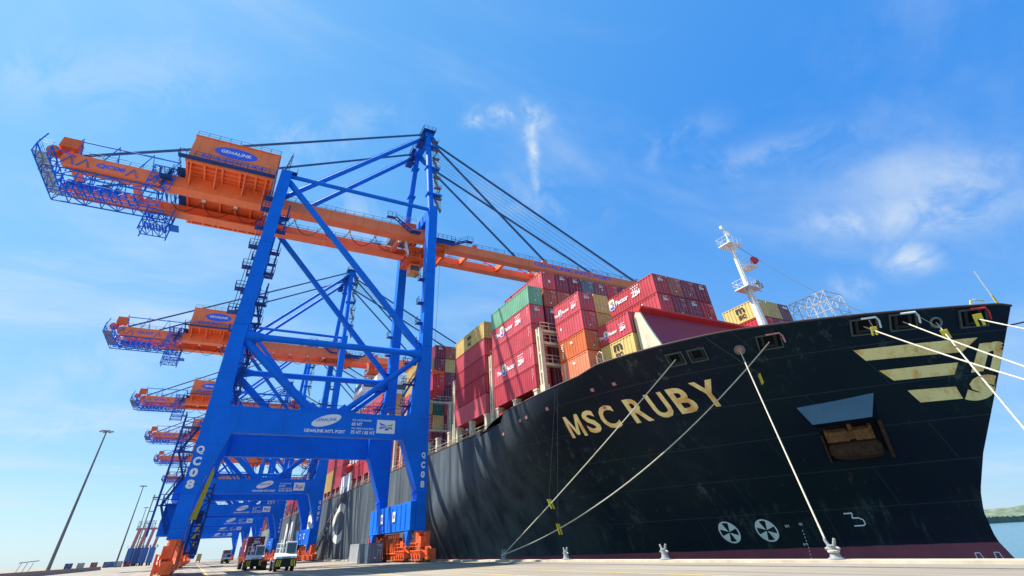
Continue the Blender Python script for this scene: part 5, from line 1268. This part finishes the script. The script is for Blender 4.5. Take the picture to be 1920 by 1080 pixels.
# light masts
def light_mast(loc, lab):
    e = empty('light_mast', loc, lab, 'light mast', 'tall light masts in the yard')
    mb = MB(); mb.tube([(0,0,0),(0,0,2.5),(0,0,36)],[.55,.46,.2],12); mb.build('pole', M['steel'], e, smooth=True)
    mb = MB(); mb.tube([(0,0,35.6),(0,0,35.9)],[1.0,1.0],16); mb.build('crown_ring', M['steel'], e)
    for k_ in range(6):
        a = k_*math.pi/3; mb = MB(); c,s = math.cos(a),math.sin(a); mb.beam((c*.4,s*.4,35.9),(c*1.6,s*1.6,35.8),.1); mb.box(c*1.6-.35,s*1.6-.35,35.5,c*1.6+.35,s*1.6+.35,35.85); mb.build('floodlight', M['grey'], e)
    return e
m1 = light_mast((-35.8,208.5,0), 'tall light mast nearest the left edge')
for y, x, lab in ((371.5,-35.7,'second tall light mast from the left'),(527,-43.5,'third and smallest tall light mast from the left')):
    m_ = copy_tree(m1); m_.location = (x,y,0); m_['label'] = lab
# low concrete barrier blocks on the left
prot = None
for i in range(22):
    mb = MB()
    if prot is None:
        mb.prism([(-.4,0),(.4,0),(.32,.25),(.16,.42),(.12,.95),(-.12,.95),(-.16,.42),(-.32,.25)],'y',-2.9,2.9); o = prot = mb.build('concrete_barrier', M['concrete'])
    else: o = prot.copy(); COL.objects.link(o)
    o.location = (-31+i*.15, 118+i*6.0, 0); tag(o, 'weathered grey concrete barrier block in the long low row beside the yard', 'barrier', 'concrete barrier row')
yk = [('navy',-56,372),('grey',-52,380),('purple',-47,386),('slate',-42,392),('blue',-40,402),('grey',-35,380),('maroon',-32,386)]
for i,(c,x,y) in enumerate(yk): add_container((x,y,.02), c, L20, ST, f'{["dark navy container with pale mark on the ground beyond the barrier, leftmost","pale grey container on the ground, second from left beyond the barrier","dull purple container on the ground beside the second light mast","slate container on the ground just right of the second light mast","blue container on the ground left of the yard cranes","pale container on the ground in front of the yard cranes","maroon container on the ground right of the yard cranes"][i]}', 'containers on the ground by the barrier', (), True)
# steel frame stand
e = empty('steel_frame', (-68,345,0), 'small grey portal frame standing beyond the barrier, right of the first mast', 'steel frame')
for x in (-2.2,0,2.2): mb = MB(); mb.beam((x-.8,0,0),(x,0,3.4),.22); mb.build('leg', M['grey'], e)
mb = MB(); mb.beam((-3.2,0,3.5),(4.0,0,4.0),.35); mb.build('top_beam', M['grey'], e)
# yard cranes: a row of tall blue-footed gantries seen end-on, with a lattice tower
def yard_crane(loc, lab):
    e = empty('yard_crane', loc, lab, 'yard crane', 'yard cranes beyond the barrier')
    mb = MB(); mb.box(-1.35,-5,1.2,1.35,5,8.2); mb.build('power_house', M['blue_dark'] if False else CM['blue'], e)
    for y in (-4,4):
        mb = MB(); mb.beam((0,y,8.2),(.9,y,17),1.0,1.0); mb.build('leg', M['pillar'], e)
        mb = MB(); mb.beam((-.8,y,17),(2.2,y,17.2),.9,.8); mb.build('girder', M['pillar'], e)
        for x in (-.6,.6): mb = MB(); mb.tube([(x-.25,y,.65),(x+.25,y,.65)],.65,14); mb.build('wheel', M['black'], e)
    mb = MB(); mb.rail([(-2,-5,8.2),(2,-5,8.2),(2,5,8.2)],1.1,1.5,.06); mb.truss((-.8,0,17),(-.8,0,21),(.8,0,17),(.8,0,21),3,.12); mb.build('railing', M['grey'], e)
    return e
yc = yard_crane((-22.5,398,0), 'yard crane with blue foot and pink legs, closest to the big crane leg')
for i,(x,y) in enumerate(((-26.2,400),(-29.9,402),(-33.6,404))):
    c = copy_tree(yc); c.location = (x,y,0); c['label'] = ['yard crane with blue foot, next to the innermost one','yard crane with blue foot, next to the outermost one','outermost yard crane with blue foot, below the lattice tower'][i]
e = empty('lattice_tower', (-30.5,410,0), 'slender two-legged lattice tower above the yard cranes', 'tower')
mb = MB()
for x in (-1.3,1.3):
    for y in (0,2.0): mb.tube([(x*1.3,y,0),(x,y,33)], .28, 6)
for z in (6,13,20,26,32): mb.box(-1.6,-.2,z,1.6,2.2,z+.35)
mb.build('lattice', M['grey'], e); mb = MB(); mb.box(-1.8,-.3,33,1.8,2.4,33.6); mb.box(-1.5,0,33.6,-.9,.6,34.8); mb.box(.9,0,33.6,1.5,.6,34.8); mb.build('platform', M['steel'], e)
# a second ship moored astern
S2 = empty('container_ship', (58,430,0), 'second container ship moored far astern, grey-green hull and white deckhouse', 'container ship')
def s2(name, mb, mat, par=S2): return mb.build(name, mat, par, (58,430,0))
def b2(y,z): t = max(0,min(1,(y-325-4*(1-(z+4)/18))/(40-12*(z+4)/18))); return 21*(1-(1-t)**2.2)
mb = MB(); ys = [326,328,331,335,340,347,355,365,380,420,470,540]; zs = [-4,-1,2,5,8,11,14]
for s in (-1,1): mb.add([(56+s*b2(y,z),y,z) for y in ys for z in zs], [(i*7+j,(i+1)*7+j,(i+1)*7+j+1,i*7+j+1) for i in range(len(ys)-1) for j in range(6)])
mb.box(35.2,539,-4,76.8,540,14); mb.box(38,346,13.5,74,539.5,13.9)
M['hull2'] = paint('second_hull_grey_green', (.16,.22,.20), .6, .25, .2, .5, (.10,.12,.11), sscale=(.5,.5,.04)); s2('hull', mb, M['hull2'])
mb = MB(); mb.box(37,432,14,75,446,40); mb.box(35,431.5,40,77,444,44); a2 = s2('superstructure', mb, M['white'])
mb = MB()
for lv in range(8):
    for i in range(12): mb.box(38.5+i*3,431.9,17+lv*2.8,39.4+i*3,431.98,18+lv*2.8)
mb.box(36,431.4,41.2,76,431.48,43); s2('window', mb, M['glass'], a2)
cs = ['maroon','crimson','purple','navy','crimson','maroon','rosy','maroon']
for b_ in range(5):
    for r_ in range(2):
        for t_ in range(3 + (b_ % 2) - r_*0):
            add_container((35.6+1.2+r_*2.5, 352+b_*15+6.1, 14.4+t_*2.9), cs[(b_*3+t_*5+r_)%8], L40, HC, f'{NM[cs[(b_*3+t_*5+r_)%8]]} container on the ship astern, {["first","second","third","fourth","fifth"][b_]} block, {["outer","inner"][r_]} row, {["lowest","second","third","fourth"][t_]} layer', 'containers on the second ship')
